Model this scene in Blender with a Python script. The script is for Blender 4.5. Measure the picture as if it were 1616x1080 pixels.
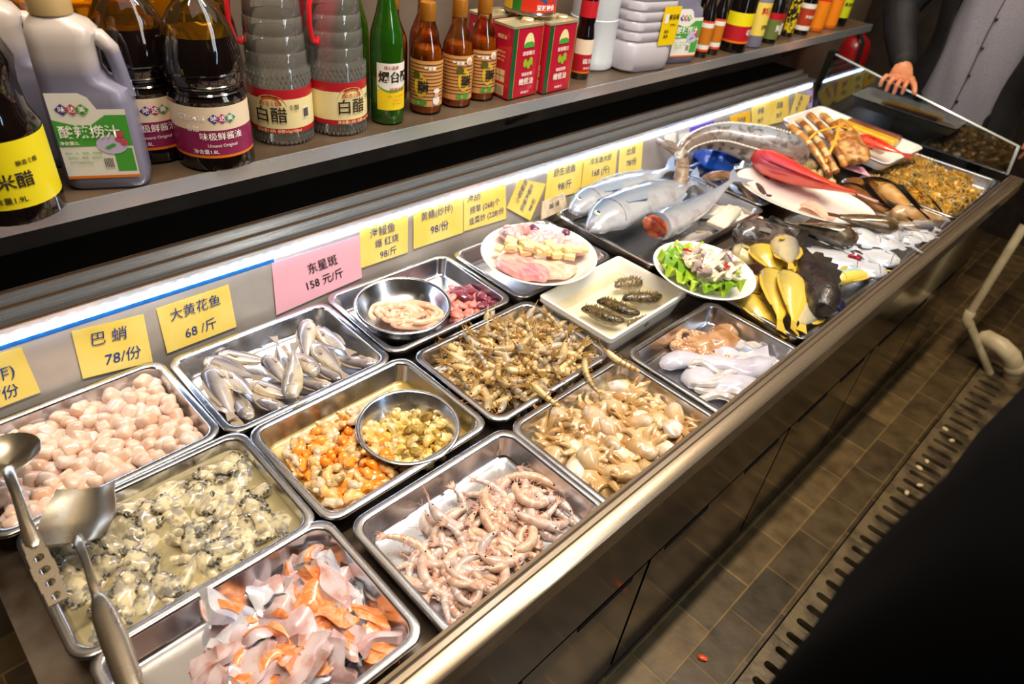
import bpy, bmesh, math, random
from mathutils import Vector, Matrix, noise
for _o in list(bpy.data.objects): bpy.data.objects.remove(_o)
SC = bpy.context.scene
COL = SC.collection
PI = math.pi
# ------------------------------------------------------------------ camera
CAM_ROWS = ((0.69513028, 0.71165446, 0.10169481), (0.49129639, -0.36701397, -0.78989151), (-0.5248064, 0.5990398, -0.60475579))
_cd = bpy.data.cameras.new('camera'); _cd.sensor_width = 36; _cd.lens = 1078.8 / 1616 * 36
_cd.clip_start = .02; _cd.dof.use_dof = True; _cd.dof.focus_distance = 1.16; _cd.dof.aperture_fstop = 4.5
CAM = bpy.data.objects.new('camera', _cd); COL.objects.link(CAM)
_r = [Vector(r) for r in CAM_ROWS]
_m = Matrix((( _r[0].x, -_r[1].x, -_r[2].x, .65547), (_r[0].y, -_r[1].y, -_r[2].y, -.40794), (_r[0].z, -_r[1].z, -_r[2].z, 1.59361), (0, 0, 0, 1)))
CAM.matrix_world = _m
SC.camera = CAM
# ------------------------------------------------------------------ world, lights, exposure
SC.view_settings.view_transform = 'Standard'; SC.view_settings.look = 'None'
SC.view_settings.gamma = 1; SC.view_settings.exposure = 0.0; SC.view_settings.use_curve_mapping = False
W = bpy.data.worlds.new('night'); SC.world = W; W.use_nodes = True
_bg = W.node_tree.nodes['Background']; _bg.inputs[0].default_value = (1, .8, .6, 1); _bg.inputs[1].default_value = .018
def area(name, loc, aim, sx, sy, power, col):
    d = bpy.data.lights.new(name, 'AREA'); d.shape = 'RECTANGLE'; d.size = sx; d.size_y = sy; d.energy = power; d.color = col
    o = bpy.data.objects.new(name, d); COL.objects.link(o); o.location = loc
    o.rotation_euler = (Vector(aim) - Vector(loc)).to_track_quat('-Z', 'Y').to_euler()
    o['kind'] = 'structure'
    return o
# tube lamps under the canopy, running along the counter
for _k, _y in enumerate((-.4, .7, 1.8)):
    area('canopy_tube_lamp', (.345, _y, 3.4), (.345, _y, 0), .06, 1.0, 40, (1, .82, .60))
area('overhead_fill', (-.05, .9, 2.5), (-.05, .9, 0), .9, 2.8, 5.5, (1, .95, .90))  # added soft fill, unseen, for the steel trays to reflect
area('front_fill', (.62, .80, 2.45), (-.50, .80, 1.0), .30, 2.6, 14, (1, .90, .78))  # added fill aimed at the back panel, ledges and bottles
area('awning_strip_lamp', (.42, .70, 1.95), (-.30, .70, .9), .035, 3.0, 8, (.46, .74, 1))
# ------------------------------------------------------------------ materials
def lin(c):
    return tuple((x / 12.92 if x <= .04045 else ((x + .055) / 1.055) ** 2.4) for x in c) + (1,)
def hx(s):
    return tuple(int(s[i:i + 2], 16) / 255 for i in (0, 2, 4))
MATS = {}
def mat(name, col, rough=.5, metal=0, col2=None, ns=20, nlo=.4, nhi=.6, bump=0, bs=100, grad=None, trans=0, coat=0, emit=0, spec=.5, sss=0, ani=None, rr=0):
    if name in MATS: return MATS[name]
    m = bpy.data.materials.new(name); m.use_nodes = True; nt = m.node_tree; N = nt.nodes; L = nt.links
    b = N['Principled BSDF']; c = hx(col) if isinstance(col, str) else col
    b.inputs['Base Color'].default_value = lin(c); b.inputs['Roughness'].default_value = rough; b.inputs['Metallic'].default_value = metal
    b.inputs['Specular IOR Level'].default_value = spec
    b.inputs['Transmission Weight'].default_value = trans; b.inputs['Coat Weight'].default_value = coat; b.inputs['Coat Roughness'].default_value = .05
    if sss:
        b.inputs['Subsurface Weight'].default_value = sss; b.inputs['Subsurface Radius'].default_value = (1, .5, .3); b.inputs['Subsurface Scale'].default_value = .006
    if emit:
        b.inputs['Emission Color'].default_value = lin(c); b.inputs['Emission Strength'].default_value = emit
    tc = N.new('ShaderNodeTexCoord'); src = None
    if grad:   # (axis, [(pos, colour)...]) along the object's own box
        sp = N.new('ShaderNodeSeparateXYZ'); L.new(tc.outputs['Generated'], sp.inputs[0])
        rp = N.new('ShaderNodeValToRGB'); el = rp.color_ramp.elements
        g = grad[1]
        while len(el) < len(g): el.new(.5)
        for e, (p, cc) in zip(el, g): e.position = p; e.color = lin(hx(cc))
        L.new(sp.outputs['XYZ'.index(grad[0])], rp.inputs[0]); src = rp.outputs[0]
    nz = None
    if col2 or rr:
        nz = N.new('ShaderNodeTexNoise'); nz.inputs['Scale'].default_value = ns; nz.inputs['Detail'].default_value = 4
        L.new(tc.outputs['Object'], nz.inputs['Vector'])
        if ani:
            mp = N.new('ShaderNodeMapping'); mp.inputs['Scale'].default_value = ani
            L.new(tc.outputs['Object'], mp.inputs[0]); L.new(mp.outputs[0], nz.inputs['Vector'])
    if col2:
        r2 = N.new('ShaderNodeMapRange'); r2.inputs[1].default_value = nlo; r2.inputs[2].default_value = nhi
        L.new(nz.outputs['Fac'], r2.inputs[0])
        mx = N.new('ShaderNodeMix'); mx.data_type = 'RGBA'
        L.new(r2.outputs[0], mx.inputs[0])
        if src: L.new(src, mx.inputs[6])
        else: mx.inputs[6].default_value = lin(c)
        mx.inputs[7].default_value = lin(hx(col2)); src = mx.outputs[2]
    if rr:
        r3 = N.new('ShaderNodeMapRange'); r3.inputs[1].default_value = .3; r3.inputs[2].default_value = .7
        r3.inputs[3].default_value = max(.02, rough - rr); r3.inputs[4].default_value = rough + rr
        L.new(nz.outputs['Fac'], r3.inputs[0]); L.new(r3.outputs[0], b.inputs['Roughness'])
    if src: L.new(src, b.inputs['Base Color'])
    if bump:
        bn = N.new('ShaderNodeTexNoise'); bn.inputs['Scale'].default_value = bs; bn.inputs['Detail'].default_value = 3
        L.new(tc.outputs['Object'], bn.inputs['Vector'])
        bp = N.new('ShaderNodeBump'); bp.inputs['Strength'].default_value = bump; bp.inputs['Distance'].default_value = .004
        L.new(bn.outputs['Fac'], bp.inputs['Height']); L.new(bp.outputs[0], b.inputs['Normal'])
    MATS[name] = m
    return m
def clear(name, col, fres=.25, rough=.03, base=.05, milk=0, milkcol=None):
    """see-through plastic, glass or liquid: tinted transparency under a glossy skin"""
    if name in MATS: return MATS[name]
    m = bpy.data.materials.new(name); m.use_nodes = True; nt = m.node_tree; N = nt.nodes; L = nt.links
    N.remove(N['Principled BSDF'])
    t = N.new('ShaderNodeBsdfTransparent'); t.inputs[0].default_value = lin(hx(col))
    g = N.new('ShaderNodeBsdfGlossy'); g.inputs['Roughness'].default_value = rough
    lw = N.new('ShaderNodeLayerWeight'); lw.inputs[0].default_value = fres
    ad = N.new('ShaderNodeMath'); ad.operation = 'ADD'; ad.inputs[1].default_value = base; ad.use_clamp = True
    mx = N.new('ShaderNodeMixShader')
    body = t.outputs[0]
    if milk:
        df = N.new('ShaderNodeBsdfDiffuse'); df.inputs[0].default_value = lin(hx(milkcol or col)); m2 = N.new('ShaderNodeMixShader'); m2.inputs[0].default_value = milk
        L.new(t.outputs[0], m2.inputs[1]); L.new(df.outputs[0], m2.inputs[2]); body = m2.outputs[0]
    L.new(lw.outputs['Fresnel'], ad.inputs[0]); L.new(ad.outputs[0], mx.inputs[0]); L.new(body, mx.inputs[1]); L.new(g.outputs[0], mx.inputs[2])
    L.new(mx.outputs[0], N['Material Output'].inputs[0])
    MATS[name] = m
    return m
STEEL = mat('stainless_steel', 'cfcfd2', .24, 1, rr=.07, ns=14)
BRUSHED = mat('brushed_steel', 'c4beb6', .3, 1, rr=.08, ns=9, ani=(30, .6, 30))
BLACKST = mat('black_glossy_panel', '5a5048', .11, .9, col2='40382f', ns=3, rr=.05)
DARK = mat('dark_paint', '15120f', .6)
BLACK = mat('flat_black', '060505', .8)
WHITEC = mat('white_ceramic', 'f4f1ea', .12, coat=.5)
WHITEP = mat('white_plastic', 'efece2', .3)
PAPERY = mat('yellow_paper', 'f6e07e', .7, col2='f2d560', ns=12)
PAPERP = mat('pink_paper', 'eeb2c6', .7)
INK = mat('blue_ink', '1d3c8e', .5)
INKB = mat('black_ink', '1b1418', .5)
# ------------------------------------------------------------------ geometry helpers
def rr_loop(hx_, hy, r, z, n=5, cx=0, cy=0):
    out = []
    for k, (sx, sy) in enumerate(((1, 1), (-1, 1), (-1, -1), (1, -1))):
        for i in range(n + 1):
            a = PI / 2 * (k + i / n)
            out.append((cx + sx * (hx_ - r) + r * math.cos(a), cy + sy * (hy - r) + r * math.sin(a), z))
    return out
def ell(cx, cy, z, a, b, n=20, p=2.0, rot=0):
    out = []
    for i in range(n):
        t = 2 * PI * i / n; c, s = math.cos(t), math.sin(t)
        x = a * math.copysign(abs(c) ** (2 / p), c); y = b * math.copysign(abs(s) ** (2 / p), s)
        out.append((cx + x * math.cos(rot) - y * math.sin(rot), cy + x * math.sin(rot) + y * math.cos(rot), z))
    return out
class G:
    def __init__(s): s.v = []; s.f = []; s.m = []
    def add(s, V, F, mi=0):
        o = len(s.v); s.v += [tuple(p) for p in V]; s.f += [tuple(i + o for i in f) for f in F]; s.m += [mi] * len(F); return s
    def loft(s, rings, c0=True, c1=True, mi=0, loop=False):
        n = len(rings[0]); V = [p for r in rings for p in r]; F = []
        for a in range(len(rings) - 1):
            for i in range(n):
                j = (i + 1) % n
                F.append((a * n + i, a * n + j, (a + 1) * n + j, (a + 1) * n + i))
        if c0: F.append(tuple(range(n))[::-1])
        if c1: F.append(tuple((len(rings) - 1) * n + i for i in range(n)))
        return s.add(V, F, mi)
    def tube(s, P, r, n=8, mi=0, sx=1, sy=1, up=(0, 0, 1)):
        P = [Vector(p) for p in P]; k = len(P); R = r if isinstance(r, (list, tuple)) else [r] * k
        rings = []; u = None
        for i in range(k):
            t = (P[min(i + 1, k - 1)] - P[max(i - 1, 0)]).normalized()
            if u is None:
                u = Vector(up); u = u - t * u.dot(t)
                if u.length < 1e-4: u = Vector((1, 0, 0)) - t * t.x
            else: u = u - t * u.dot(t)
            u.normalize(); w = t.cross(u)
            def ring(c, q): return [tuple(c + w * (math.cos(2 * PI * j / n) * q * sx) + u * (math.sin(2 * PI * j / n) * q * sy)) for j in range(n)]
            if i == 0: rings.append(ring(P[i] - t * R[i] * .6, R[i] * .5))
            rings.append(ring(P[i], R[i]))
            if i == k - 1: rings.append(ring(P[i] + t * R[i] * .6, R[i] * .5))
        return s.loft(rings, mi=mi)
    def ball(s, c, r, nu=12, nv=8, mi=0, am=0, ns=40, seed=0, p=1.0):
        r = r if isinstance(r, (list, tuple)) else (r, r, r); V = []; F = []
        for a in range(nv + 1):
            th = PI * a / nv
            for b in range(nu):
                ph = 2 * PI * b / nu
                d = Vector((math.sin(th) * math.cos(ph), math.sin(th) * math.sin(ph), math.cos(th)))
                if p != 1: d = Vector([math.copysign(abs(x) ** p, x) for x in d])
                q = 1 + (am * noise.noise(Vector((d.x * r[0] * ns + seed * 7.3, d.y * r[1] * ns + seed * 3.1, d.z * r[2] * ns + seed))) if am else 0)
                V.append((c[0] + d.x * r[0] * q, c[1] + d.y * r[1] * q, c[2] + d.z * r[2] * q))
        for a in range(nv):
            for b in range(nu):
                b2 = (b + 1) % nu
                F.append((a * nu + b, (a + 1) * nu + b, (a + 1) * nu + b2, a * nu + b2))
        return s.add(V, F, mi)
    def box(s, lo, hi, mi=0):
        x0, y0, z0 = lo; x1, y1, z1 = hi
        V = [(x0, y0, z0), (x1, y0, z0), (x1, y1, z0), (x0, y1, z0), (x0, y0, z1), (x1, y0, z1), (x1, y1, z1), (x0, y1, z1)]
        return s.add(V, [(3, 2, 1, 0), (4, 5, 6, 7), (0, 1, 5, 4), (1, 2, 6, 5), (2, 3, 7, 6), (3, 0, 4, 7)], mi)
    def rbox(s, hx_, hy, z0, z1, r, b, mi=0, cx=0, cy=0, n=3):
        L = [rr_loop(hx_ - b, hy - b, max(r - b, .0003), z0, n, cx, cy), rr_loop(hx_, hy, r, z0 + b, n, cx, cy), rr_loop(hx_, hy, r, z1 - b, n, cx, cy), rr_loop(hx_ - b, hy - b, max(r - b, .0003), z1, n, cx, cy)]
        return s.loft(L, mi=mi)
    def lathe(s, prof, n=24, mi=0, c0=True, c1=True, cx=0, cy=0):
        return s.loft([[(cx + r * math.cos(2 * PI * i / n), cy + r * math.sin(2 * PI * i / n), z) for i in range(n)] for r, z in prof], c0, c1, mi)
    def prism(s, prof, y0, y1, mi=0):      # (x,z) outline swept along y
        n = len(prof)
        return s.loft([[(x, y0, z) for x, z in prof], [(x, y1, z) for x, z in prof]], mi=mi)
    def plate(s, poly, nrm, th, mi=0):
        nv = Vector(nrm).normalized() * th
        return s.loft([[tuple(Vector(p)) for p in poly], [tuple(Vector(p) + nv) for p in poly]], mi=mi)
    def grid(s, fn, nu, nv, mi=0, th=0):
        top = [[Vector(fn(i / nu, j / nv)) for j in range(nv + 1)] for i in range(nu + 1)]
        V = [p for r in top for p in r]; k = nv + 1; F = []
        for i in range(nu):
            for j in range(nv): F.append((i * k + j, (i + 1) * k + j, (i + 1) * k + j + 1, i * k + j + 1))
        if th:
            o = len(V); Nn = []
            for i in range(nu + 1):
                for j in range(nv + 1):
                    a = top[min(i + 1, nu)][j] - top[max(i - 1, 0)][j]; b = top[i][min(j + 1, nv)] - top[i][max(j - 1, 0)]
                    n = a.cross(b); n.normalize(); Nn.append(n)
            V = V + [V[i] - Nn[i] * th for i in range(o)]
            F += [tuple(x + o for x in f[::-1]) for f in F]
            bd = [i * k for i in range(nu + 1)] + [nu * k + j for j in range(1, nv + 1)] + [i * k + nv for i in range(nu - 1, -1, -1)] + [j for j in range(nv - 1, 0, -1)]
            for a, b in zip(bd, bd[1:] + bd[:1]): F.append((b, a, a + o, b + o))
        return s.add(V, F, mi)
    def xf(s, M, start=0):
        for i in range(start, len(s.v)): s.v[i] = tuple(M @ Vector(s.v[i]))
        return s
    def mesh(s, name, mats, sharp=42, fix=True):
        me = bpy.data.meshes.new(name); me.from_pydata(s.v, [], s.f)
        for m in (mats if isinstance(mats, (list, tuple)) else [mats]): me.materials.append(m)
        me.polygons.foreach_set('material_index', s.m)
        if fix:
            bm = bmesh.new(); bm.from_mesh(me); bmesh.ops.recalc_face_normals(bm, faces=bm.faces); bm.to_mesh(me); bm.free()
        me.polygons.foreach_set('use_smooth', [True] * len(me.polygons))
        if sharp: me.set_sharp_from_angle(angle=math.radians(sharp))
        me.update(); return me
    def build(s, name, mats, parent=None, loc=None, rot=None, sharp=42):
        return place(name, s.mesh(name, mats, sharp), parent, loc, rot)
def place(name, me, parent=None, loc=None, rot=None, scale=None):
    o = bpy.data.objects.new(name, me); COL.objects.link(o)
    if parent: o.parent = parent
    if loc is not None: o.location = loc
    if rot is not None: o.rotation_euler = rot
    if scale is not None: o.scale = scale if isinstance(scale, (list, tuple)) else (scale,) * 3
    return o
def tag(o, label=None, cat=None, group=None, kind=None):
    if label: o['label'] = label
    if cat: o['category'] = cat
    if group: o['group'] = group
    if kind: o['kind'] = kind
    return o
def thing(name, label, cat, loc=(0, 0, 0), rot=(0, 0, 0), group=None, kind=None):
    o = bpy.data.objects.new(name, None); COL.objects.link(o); o.empty_display_size = .02
    o.location = loc; o.rotation_euler = rot
    return tag(o, label, cat, group, kind)
def dup(root, loc=None, rot=None, scale=None, label=None, group=None):
    r = root.copy(); COL.objects.link(r)
    if loc is not None: r.location = loc
    if rot is not None: r.rotation_euler = rot
    if scale is not None: r.scale = scale if isinstance(scale, (list, tuple)) else (scale,) * 3
    if label: r['label'] = label
    if group: r['group'] = group
    for ch in list(root.children):
        c = ch.copy(); COL.objects.link(c); c.parent = r
        for g in list(ch.children):
            d = g.copy(); COL.objects.link(d); d.parent = c
    return r
_TXT = {}
def glyphs(body, size, bold=0, shear=0, align='CENTER', space=1):
    cu = bpy.data.curves.new('t', 'FONT'); cu.body = body; cu.size = size; cu.align_x = align; cu.align_y = 'CENTER'
    cu.offset = bold * size; cu.shear = shear; cu.resolution_u = 2; cu.space_line = space
    o = bpy.data.objects.new('t', cu)
    me = bpy.data.meshes.new_from_object(o)
    V = [tuple(v.co) for v in me.vertices]; F = [tuple(p.vertices) for p in me.polygons]
    bpy.data.objects.remove(o); bpy.data.curves.remove(cu); bpy.data.meshes.remove(me)
    return V, F
def lettering(lines, m, parent, org, ux, uy, bold=.012, name='lettering', off=.0007):
    """flat writing: lines of (text, x, y, size[, shear[, turn]]) in the frame org, ux, uy"""
    g = G(); ux = Vector(ux).normalized(); uy = Vector(uy).normalized(); nn = ux.cross(uy); org = Vector(org)
    for t in lines:
        V, F = glyphs(t[0], t[3], bold, t[4] if len(t) > 4 else 0)
        a = t[5] if len(t) > 5 else 0; c, s = math.cos(a), math.sin(a)
        g.add([tuple(org + ux * (t[1] + v[0] * c - v[1] * s) + uy * (t[2] + v[0] * s + v[1] * c) + nn * off) for v in V], F)
    return place(name, g.mesh(name, m, 0, False), parent)
def lettering_round(lines, m, parent, r, bold=.012, name='lettering', off=.0012):
    """writing wrapped on an upright cylinder: (text, angle, z, size)"""
    g = G()
    for t in lines:
        V, F = glyphs(t[0], t[3], bold)
        g.add([((r + off) * math.cos(t[1] + v[0] / r), (r + off) * math.sin(t[1] + v[0] / r), t[2] + v[1]) for v in V], F)
    return place(name, g.mesh(name, m, 0, False), parent)
def wrap(r, bands, a0, a1, n=18, off=.0006):
    """a paper sleeve on a cylinder: bands of (z0, z1, material index)"""
    g = G()
    for z0, z1, mi in bands:
        V = []; F = []
        for i in range(n + 1):
            a = a0 + (a1 - a0) * i / n
            V += [((r + off) * math.cos(a), (r + off) * math.sin(a), z0), ((r + off) * math.cos(a), (r + off) * math.sin(a), z1)]
        for i in range(n): F.append((2 * i, 2 * i + 2, 2 * i + 3, 2 * i + 1))
        g.add(V, F, mi)
    return g
# ------------------------------------------------------------------ the setting
def floor_material():
    m = bpy.data.materials.new('wet_brick_paving'); m.use_nodes = True; nt = m.node_tree; N = nt.nodes; L = nt.links; b = N['Principled BSDF']
    tc = N.new('ShaderNodeTexCoord'); sp = N.new('ShaderNodeSeparateXYZ'); L.new(tc.outputs['Object'], sp.inputs[0])
    cb = N.new('ShaderNodeCombineXYZ'); a1 = N.new('ShaderNodeMath'); a1.inputs[1].default_value = .073; a2 = N.new('ShaderNodeMath'); a2.inputs[1].default_value = -.053 + 1.0
    L.new(sp.outputs[1], a1.inputs[0]); L.new(sp.outputs[0], a2.inputs[0]); L.new(a1.outputs[0], cb.inputs[0]); L.new(a2.outputs[0], cb.inputs[1])
    br = N.new('ShaderNodeTexBrick'); br.inputs['Scale'].default_value = 1; br.inputs['Brick Width'].default_value = .2; br.inputs['Row Height'].default_value = .1
    br.inputs['Mortar Size'].default_value = .003; br.inputs['Mortar Smooth'].default_value = .3; br.offset = .5
    br.inputs['Color1'].default_value = lin(hx('6e5937')); br.inputs['Color2'].default_value = lin(hx('473a28')); br.inputs['Mortar'].default_value = lin(hx('8a6f46'))
    L.new(cb.outputs[0], br.inputs['Vector'])
    nz = N.new('ShaderNodeTexNoise'); nz.inputs['Scale'].default_value = 16; nz.inputs['Detail'].default_value = 6; L.new(tc.outputs['Object'], nz.inputs['Vector'])
    mr = N.new('ShaderNodeMapRange'); mr.inputs[1].default_value = .3; mr.inputs[2].default_value = .7; mr.inputs[3].default_value = .55; mr.inputs[4].default_value = 1.15; L.new(nz.outputs['Fac'], mr.inputs[0])
    rw = N.new('ShaderNodeMapRange'); rw.inputs[1].default_value = .450; rw.inputs[2].default_value = .456; rw.inputs[3].default_value = 1.0; rw.inputs[4].default_value = .62   # the second course is a darker stone
    L.new(sp.outputs[0], rw.inputs[0])
    mu0 = N.new('ShaderNodeMath'); mu0.operation = 'MULTIPLY'; L.new(mr.outputs[0], mu0.inputs[0]); L.new(rw.outputs[0], mu0.inputs[1])
    mu = N.new('ShaderNodeMix'); mu.data_type = 'RGBA'; mu.blend_type = 'MULTIPLY'; mu.inputs[0].default_value = 1
    L.new(br.outputs['Color'], mu.inputs[6]); L.new(mu0.outputs[0], mu.inputs[7]); L.new(mu.outputs[2], b.inputs['Base Color'])
    r2 = N.new('ShaderNodeMapRange'); r2.inputs[3].default_value = .25; r2.inputs[4].default_value = .6; L.new(nz.outputs['Fac'], r2.inputs[0]); L.new(r2.outputs[0], b.inputs['Roughness'])
    bp = N.new('ShaderNodeBump'); bp.inputs['Strength'].default_value = .5; bp.inputs['Distance'].default_value = .004
    ad = N.new('ShaderNodeMath'); ad.operation = 'SUBTRACT'; L.new(nz.outputs['Fac'], ad.inputs[0]); L.new(br.outputs['Fac'], ad.inputs[1])
    L.new(ad.outputs[0], bp.inputs['Height']); L.new(bp.outputs[0], b.inputs['Normal'])
    return m
GX0, GX1 = .565, .865                       # the drain channel
g = G(); g.box((-1.2, -2.2, -.08), (GX0, 4.6, 0)); g.box((GX1, -2.2, -.08), (2.6, 4.6, 0)); g.box((GX0, -2.2, -.08), (GX1, -.55, 0)); g.box((GX0, 2.72, -.08), (GX1, 4.6, 0))
tag(g.build('floor', floor_material()), kind='structure')
g = G(); g.box((GX0, -.55, -.25), (GX1, 2.72, -.24)); g.box((GX0 - .01, -.55, -.25), (GX0, 2.72, -.081)); g.box((GX1, -.55, -.25), (GX1 + .01, 2.72, -.081))
tag(g.build('trim_1', BLACK), kind='structure')
WALL = mat('dark_tile_wall', '75675a', .4, col2='64564a', ns=5)
g = G(); g.box((-.74, -2.2, 0), (-.64, 3.3, 2.8)); tag(g.build('wall_left', WALL), kind='structure')
wf = mat('dark_brick_wall', '1c1512', .7, col2='33231c', ns=9, bump=.3, bs=14)
g = G(); g.box((-1.2, 4.1, 0), (2.6, 4.2, 2.8)); tag(g.build('wall_far', wf), kind='structure')
g = G(); g.box((2.6, -2.2, 0), (2.7, 4.2, 2.8)); tag(g.build('wall_right', wf), kind='structure')
# drain grate panels
GRATE = mat('cast_stone_grate', '6a5a40', .38, col2='3f3527', ns=13, bump=.35, bs=60)
def grate_mesh(L):
    g = G(); n = 8; pitch = L / n; x0, x1 = GX0 + .004, GX1 - .004; zt, zb = .002, -.03
    cols = ((x0, x0 + .145, .022, .105), (x0 + .145, x1, .035, .118))
    for cx0, cx1, s0, s1 in cols:
        for i in range(n):
            y0 = i * pitch + .0008 * (i == 0); y1 = (i + 1) * pitch - .0015 * (i == n - 1); cy = (y0 + y1) / 2; hc = ((cx0 + s0) + (cx0 + s1)) / 2
            ho = rr_loop((s1 - s0) / 2, pitch * .19, pitch * .18, zt, 4, hc, cy); out = []
            for (x, y, z) in ho:
                dx, dy = x - hc, y - cy; k = 1e9
                if abs(dx) > 1e-6: k = min(k, ((cx1 - hc) if dx > 0 else (cx0 - hc)) / dx)
                if abs(dy) > 1e-6: k = min(k, ((y1 - cy) if dy > 0 else (y0 - cy)) / dy)
                out.append((hc + dx * k, cy + dy * k, zt))
            # put the four true corners in place
            for c in ((cx0, y0), (cx1, y0), (cx0, y1), (cx1, y1)):
                j = min(range(len(out)), key=lambda q: (out[q][0] - c[0]) ** 2 + (out[q][1] - c[1]) ** 2); out[j] = (c[0], c[1], zt)
            low = [(x, y, zb) for x, y, z in ho]; lo2 = [(x, y, zb) for x, y, z in out]
            g.loft([lo2, out, ho, low], False, False)
    return g.mesh('drain_grate', GRATE)
_gm = grate_mesh(.468)
for k, w in enumerate(('nearest the counter end where the camera stands', 'second from the near end of the drain', 'third from the near end of the drain', 'fourth from the near end of the drain', 'fifth from the near end, beside the paving', 'sixth, next to the last one', 'farthest, under the white pipes')):
    tag(place('drain_grate', _gm, None, (0, -.55 + k * .4671, 0)), 'slotted stone drain cover in the floor, ' + w, 'drain cover', 'row of slotted drain covers')
# ------------------------------------------------------------------ the display counter
RIM = .78
counter = thing('display_counter', 'long stainless steel seafood display counter holding the trays', 'counter', (0, 1.0, 0))
def cpart(name, g, m, **k):
    o = g.build(name, m, counter, (0, -1.0, 0), **k); return o
YE = 2.45
g = G(); g.box((-.405, -.47, .715), (.345, YE, .738)); cpart('bed', g, mat('wet_bed_steel', '8d8175', .3, .8, col2='4b3a28', ns=7))
g = G(); g.prism([(-.42, .735), (-.405, .735), (-.405, .762), (-.4384, .874), (-.47, .874), (-.47, .735)], -.47, YE); cpart('back_panel', g, mat('back_panel_steel', 'd2ccc6', .42, .45, col2='b4aca6', ns=5))
LEDGE = mat('ledge_steel', 'f0ebe4', .28, .4, rr=.08, ns=7, ani=(30, .5, 30))
g = G(); g.prism([(-.47, .874), (-.446, .8745), (-.446, .8885), (-.439, .889), (-.438, .901), (-.444, .903), (-.474, .900), (-.4745, .910), (-.48, .912), (-.499, .9095), (-.4995, .922), (-.508, .924), (-.508, .874)], -.47, YE)
cpart('stepped_ledge', g, LEDGE)
g = G(); g.box((-.632, -.47, .60), (-.509, YE, .916)); cpart('gap_shade', g, DARK)  # dark box standing in for the shade in the gap below the shelf
g = G()
for z, x in ((.902, -.4405), (.9115, -.477), (.9235, -.502)):
    g.box((x - .0025, -.47, z), (x + .002, YE, z + .0012))
cpart('ledge_line', g, mat('line_tan', 'c08a52', .4))  # thin tan line along each step
g = G(); g.prism([(-.4455, .8765), (-.439, .876), (-.4365, .882), (-.439, .888), (-.4455, .8875)], -.47, YE - .02)
led = cpart('light_strip', g, mat('led_tube', 'bcd8ff', .3, emit=11))
g = G()
for i in range(116): g.ball((-.437, -.46 + i * .025, .882), (.0022, .005, .0035), 6, 4)
o = g.build('light_emitting_diodes', mat('led_chip', 'dcecff', .3, emit=70), led); o['kind'] = 'stuff'
g = G(); g.prism([(-.4372, .8675), (-.4362, .8675), (-.4380, .8745), (-.4390, .8745)], -.47, .115); cpart('strip_backing', g, mat('blue_film', '1d62a8', .3))
g = G(); g.prism([(.327, .783), (.3275, .7905), (.333, .7915), (.334, .789), (.3365, .789), (.3375, .7915), (.345, .7915), (.3458, .7895), (.3475, .7895), (.348, .7915), (.368, .791), (.373, .787), (.373, .748), (.352, .742), (.352, .783)], -.47, YE + .02)
cpart('front_rail', g, mat('rail_steel', 'c8b69c', .3, .85, col2='96806a', ns=8, nlo=.3, nhi=.75, ani=(60, 1.2, 60), rr=.07))
g = G(); g.box((.3340, -.47, .7880), (.3368, YE, .7893)); g.box((.3456, -.47, .7880), (.3480, YE, .7898)); cpart('groove_shade', g, mat('groove_dark', '2a1c10', .6))  # dark strips in the rail grooves, their shade put in as colour
g = G(); g.box((.33, -.47, .478), (.35, YE, .748)); cpart('fascia_panel', g, BLACKST)
g = G(); g.box((.30, -.46, .0), (.325, YE, .714)); cpart('carcass', g, BLACK)
g = G(); g.box((.325, -.47, .0), (.345, YE, .045)); cpart('plinth', g, mat('plinth_dark', '1a1512', .3, .5))
ys = [-.47, -.14, .432, 1.02, 1.54, 2.06, YE]
for a, b in zip(ys, ys[1:]):
    g = G(); g.box((.332, a + .006, .052), (.35, b - .006, .47)); d = cpart('cabinet_door', g, BLACKST)
for c in ys[1:-1]:
    for s in (-1, 1):
        g = G(); y0, y1 = sorted((c + s * .055, c + s * .215)); g.box((.345, y0, .455), (.3512, y1, .468)); cpart('finger_pull', g, BLACK)
g = G(); g.plate([(-.42, YE, .775), (.318, YE, .793), (.306, YE, .888), (-.40, YE, 1.005)], (0, 1, 0), .008)
gl = cpart('end_glass', g, clear('counter_glass', 'c2d2d6', .32, .02, .10))
g = G(); g.tube([(-.40, YE + .004, 1.005), (.306, YE + .004, .888)], .0045, 6); g.tube([(.306, YE + .004, .888), (.318, YE + .004, .793)], .006, 6)
g.build('glass_edge_trim', mat('glass_edge', 'cfd8d4', .2, .3), gl)
# second, lower bench beyond the glass
g = G(); g.box((-.42, YE + .03, .70), (.30, YE + .10, .74)); cpart('end_shelf', g, mat('end_shelf_steel', '4a443e', .25, .9))
# ------------------------------------------------------------------ the condiment shelf
SZ = 1.10
shelf = thing('wall_shelf', 'long steel-edged wall shelf carrying the sauce bottles', 'shelf', (-.5, 1.1, SZ))
def spart(name, g, m): return g.build(name, m, shelf, (.5, -1.1, -SZ))
g = G(); g.box((-.64, -.75, SZ - .022), (-.382, 2.66, SZ)); spart('board', g, mat('shelf_board', '6b5a4a', .3, .3, col2='574838', ns=6))
g = G(); g.box((-.382, -.75, SZ - .024), (-.378, 2.66, SZ + .0015)); spart('front_edge', g, mat('edge_steel', 'c2cad4', .24, .7, rr=.06, ns=7))
for y in (.95, 2.55):
    g = G(); g.tube([(-.42, y, SZ - .024), (-.635, y - .02, SZ - .17)], .006, 6); spart('bracket', g, mat('bracket_steel', 'a3937c', .4, .7))
g = G()
for i in range(136): g.ball((-.41, -.72 + i * .025, SZ - .026), (.004, .004, .002), 6, 3)
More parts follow.
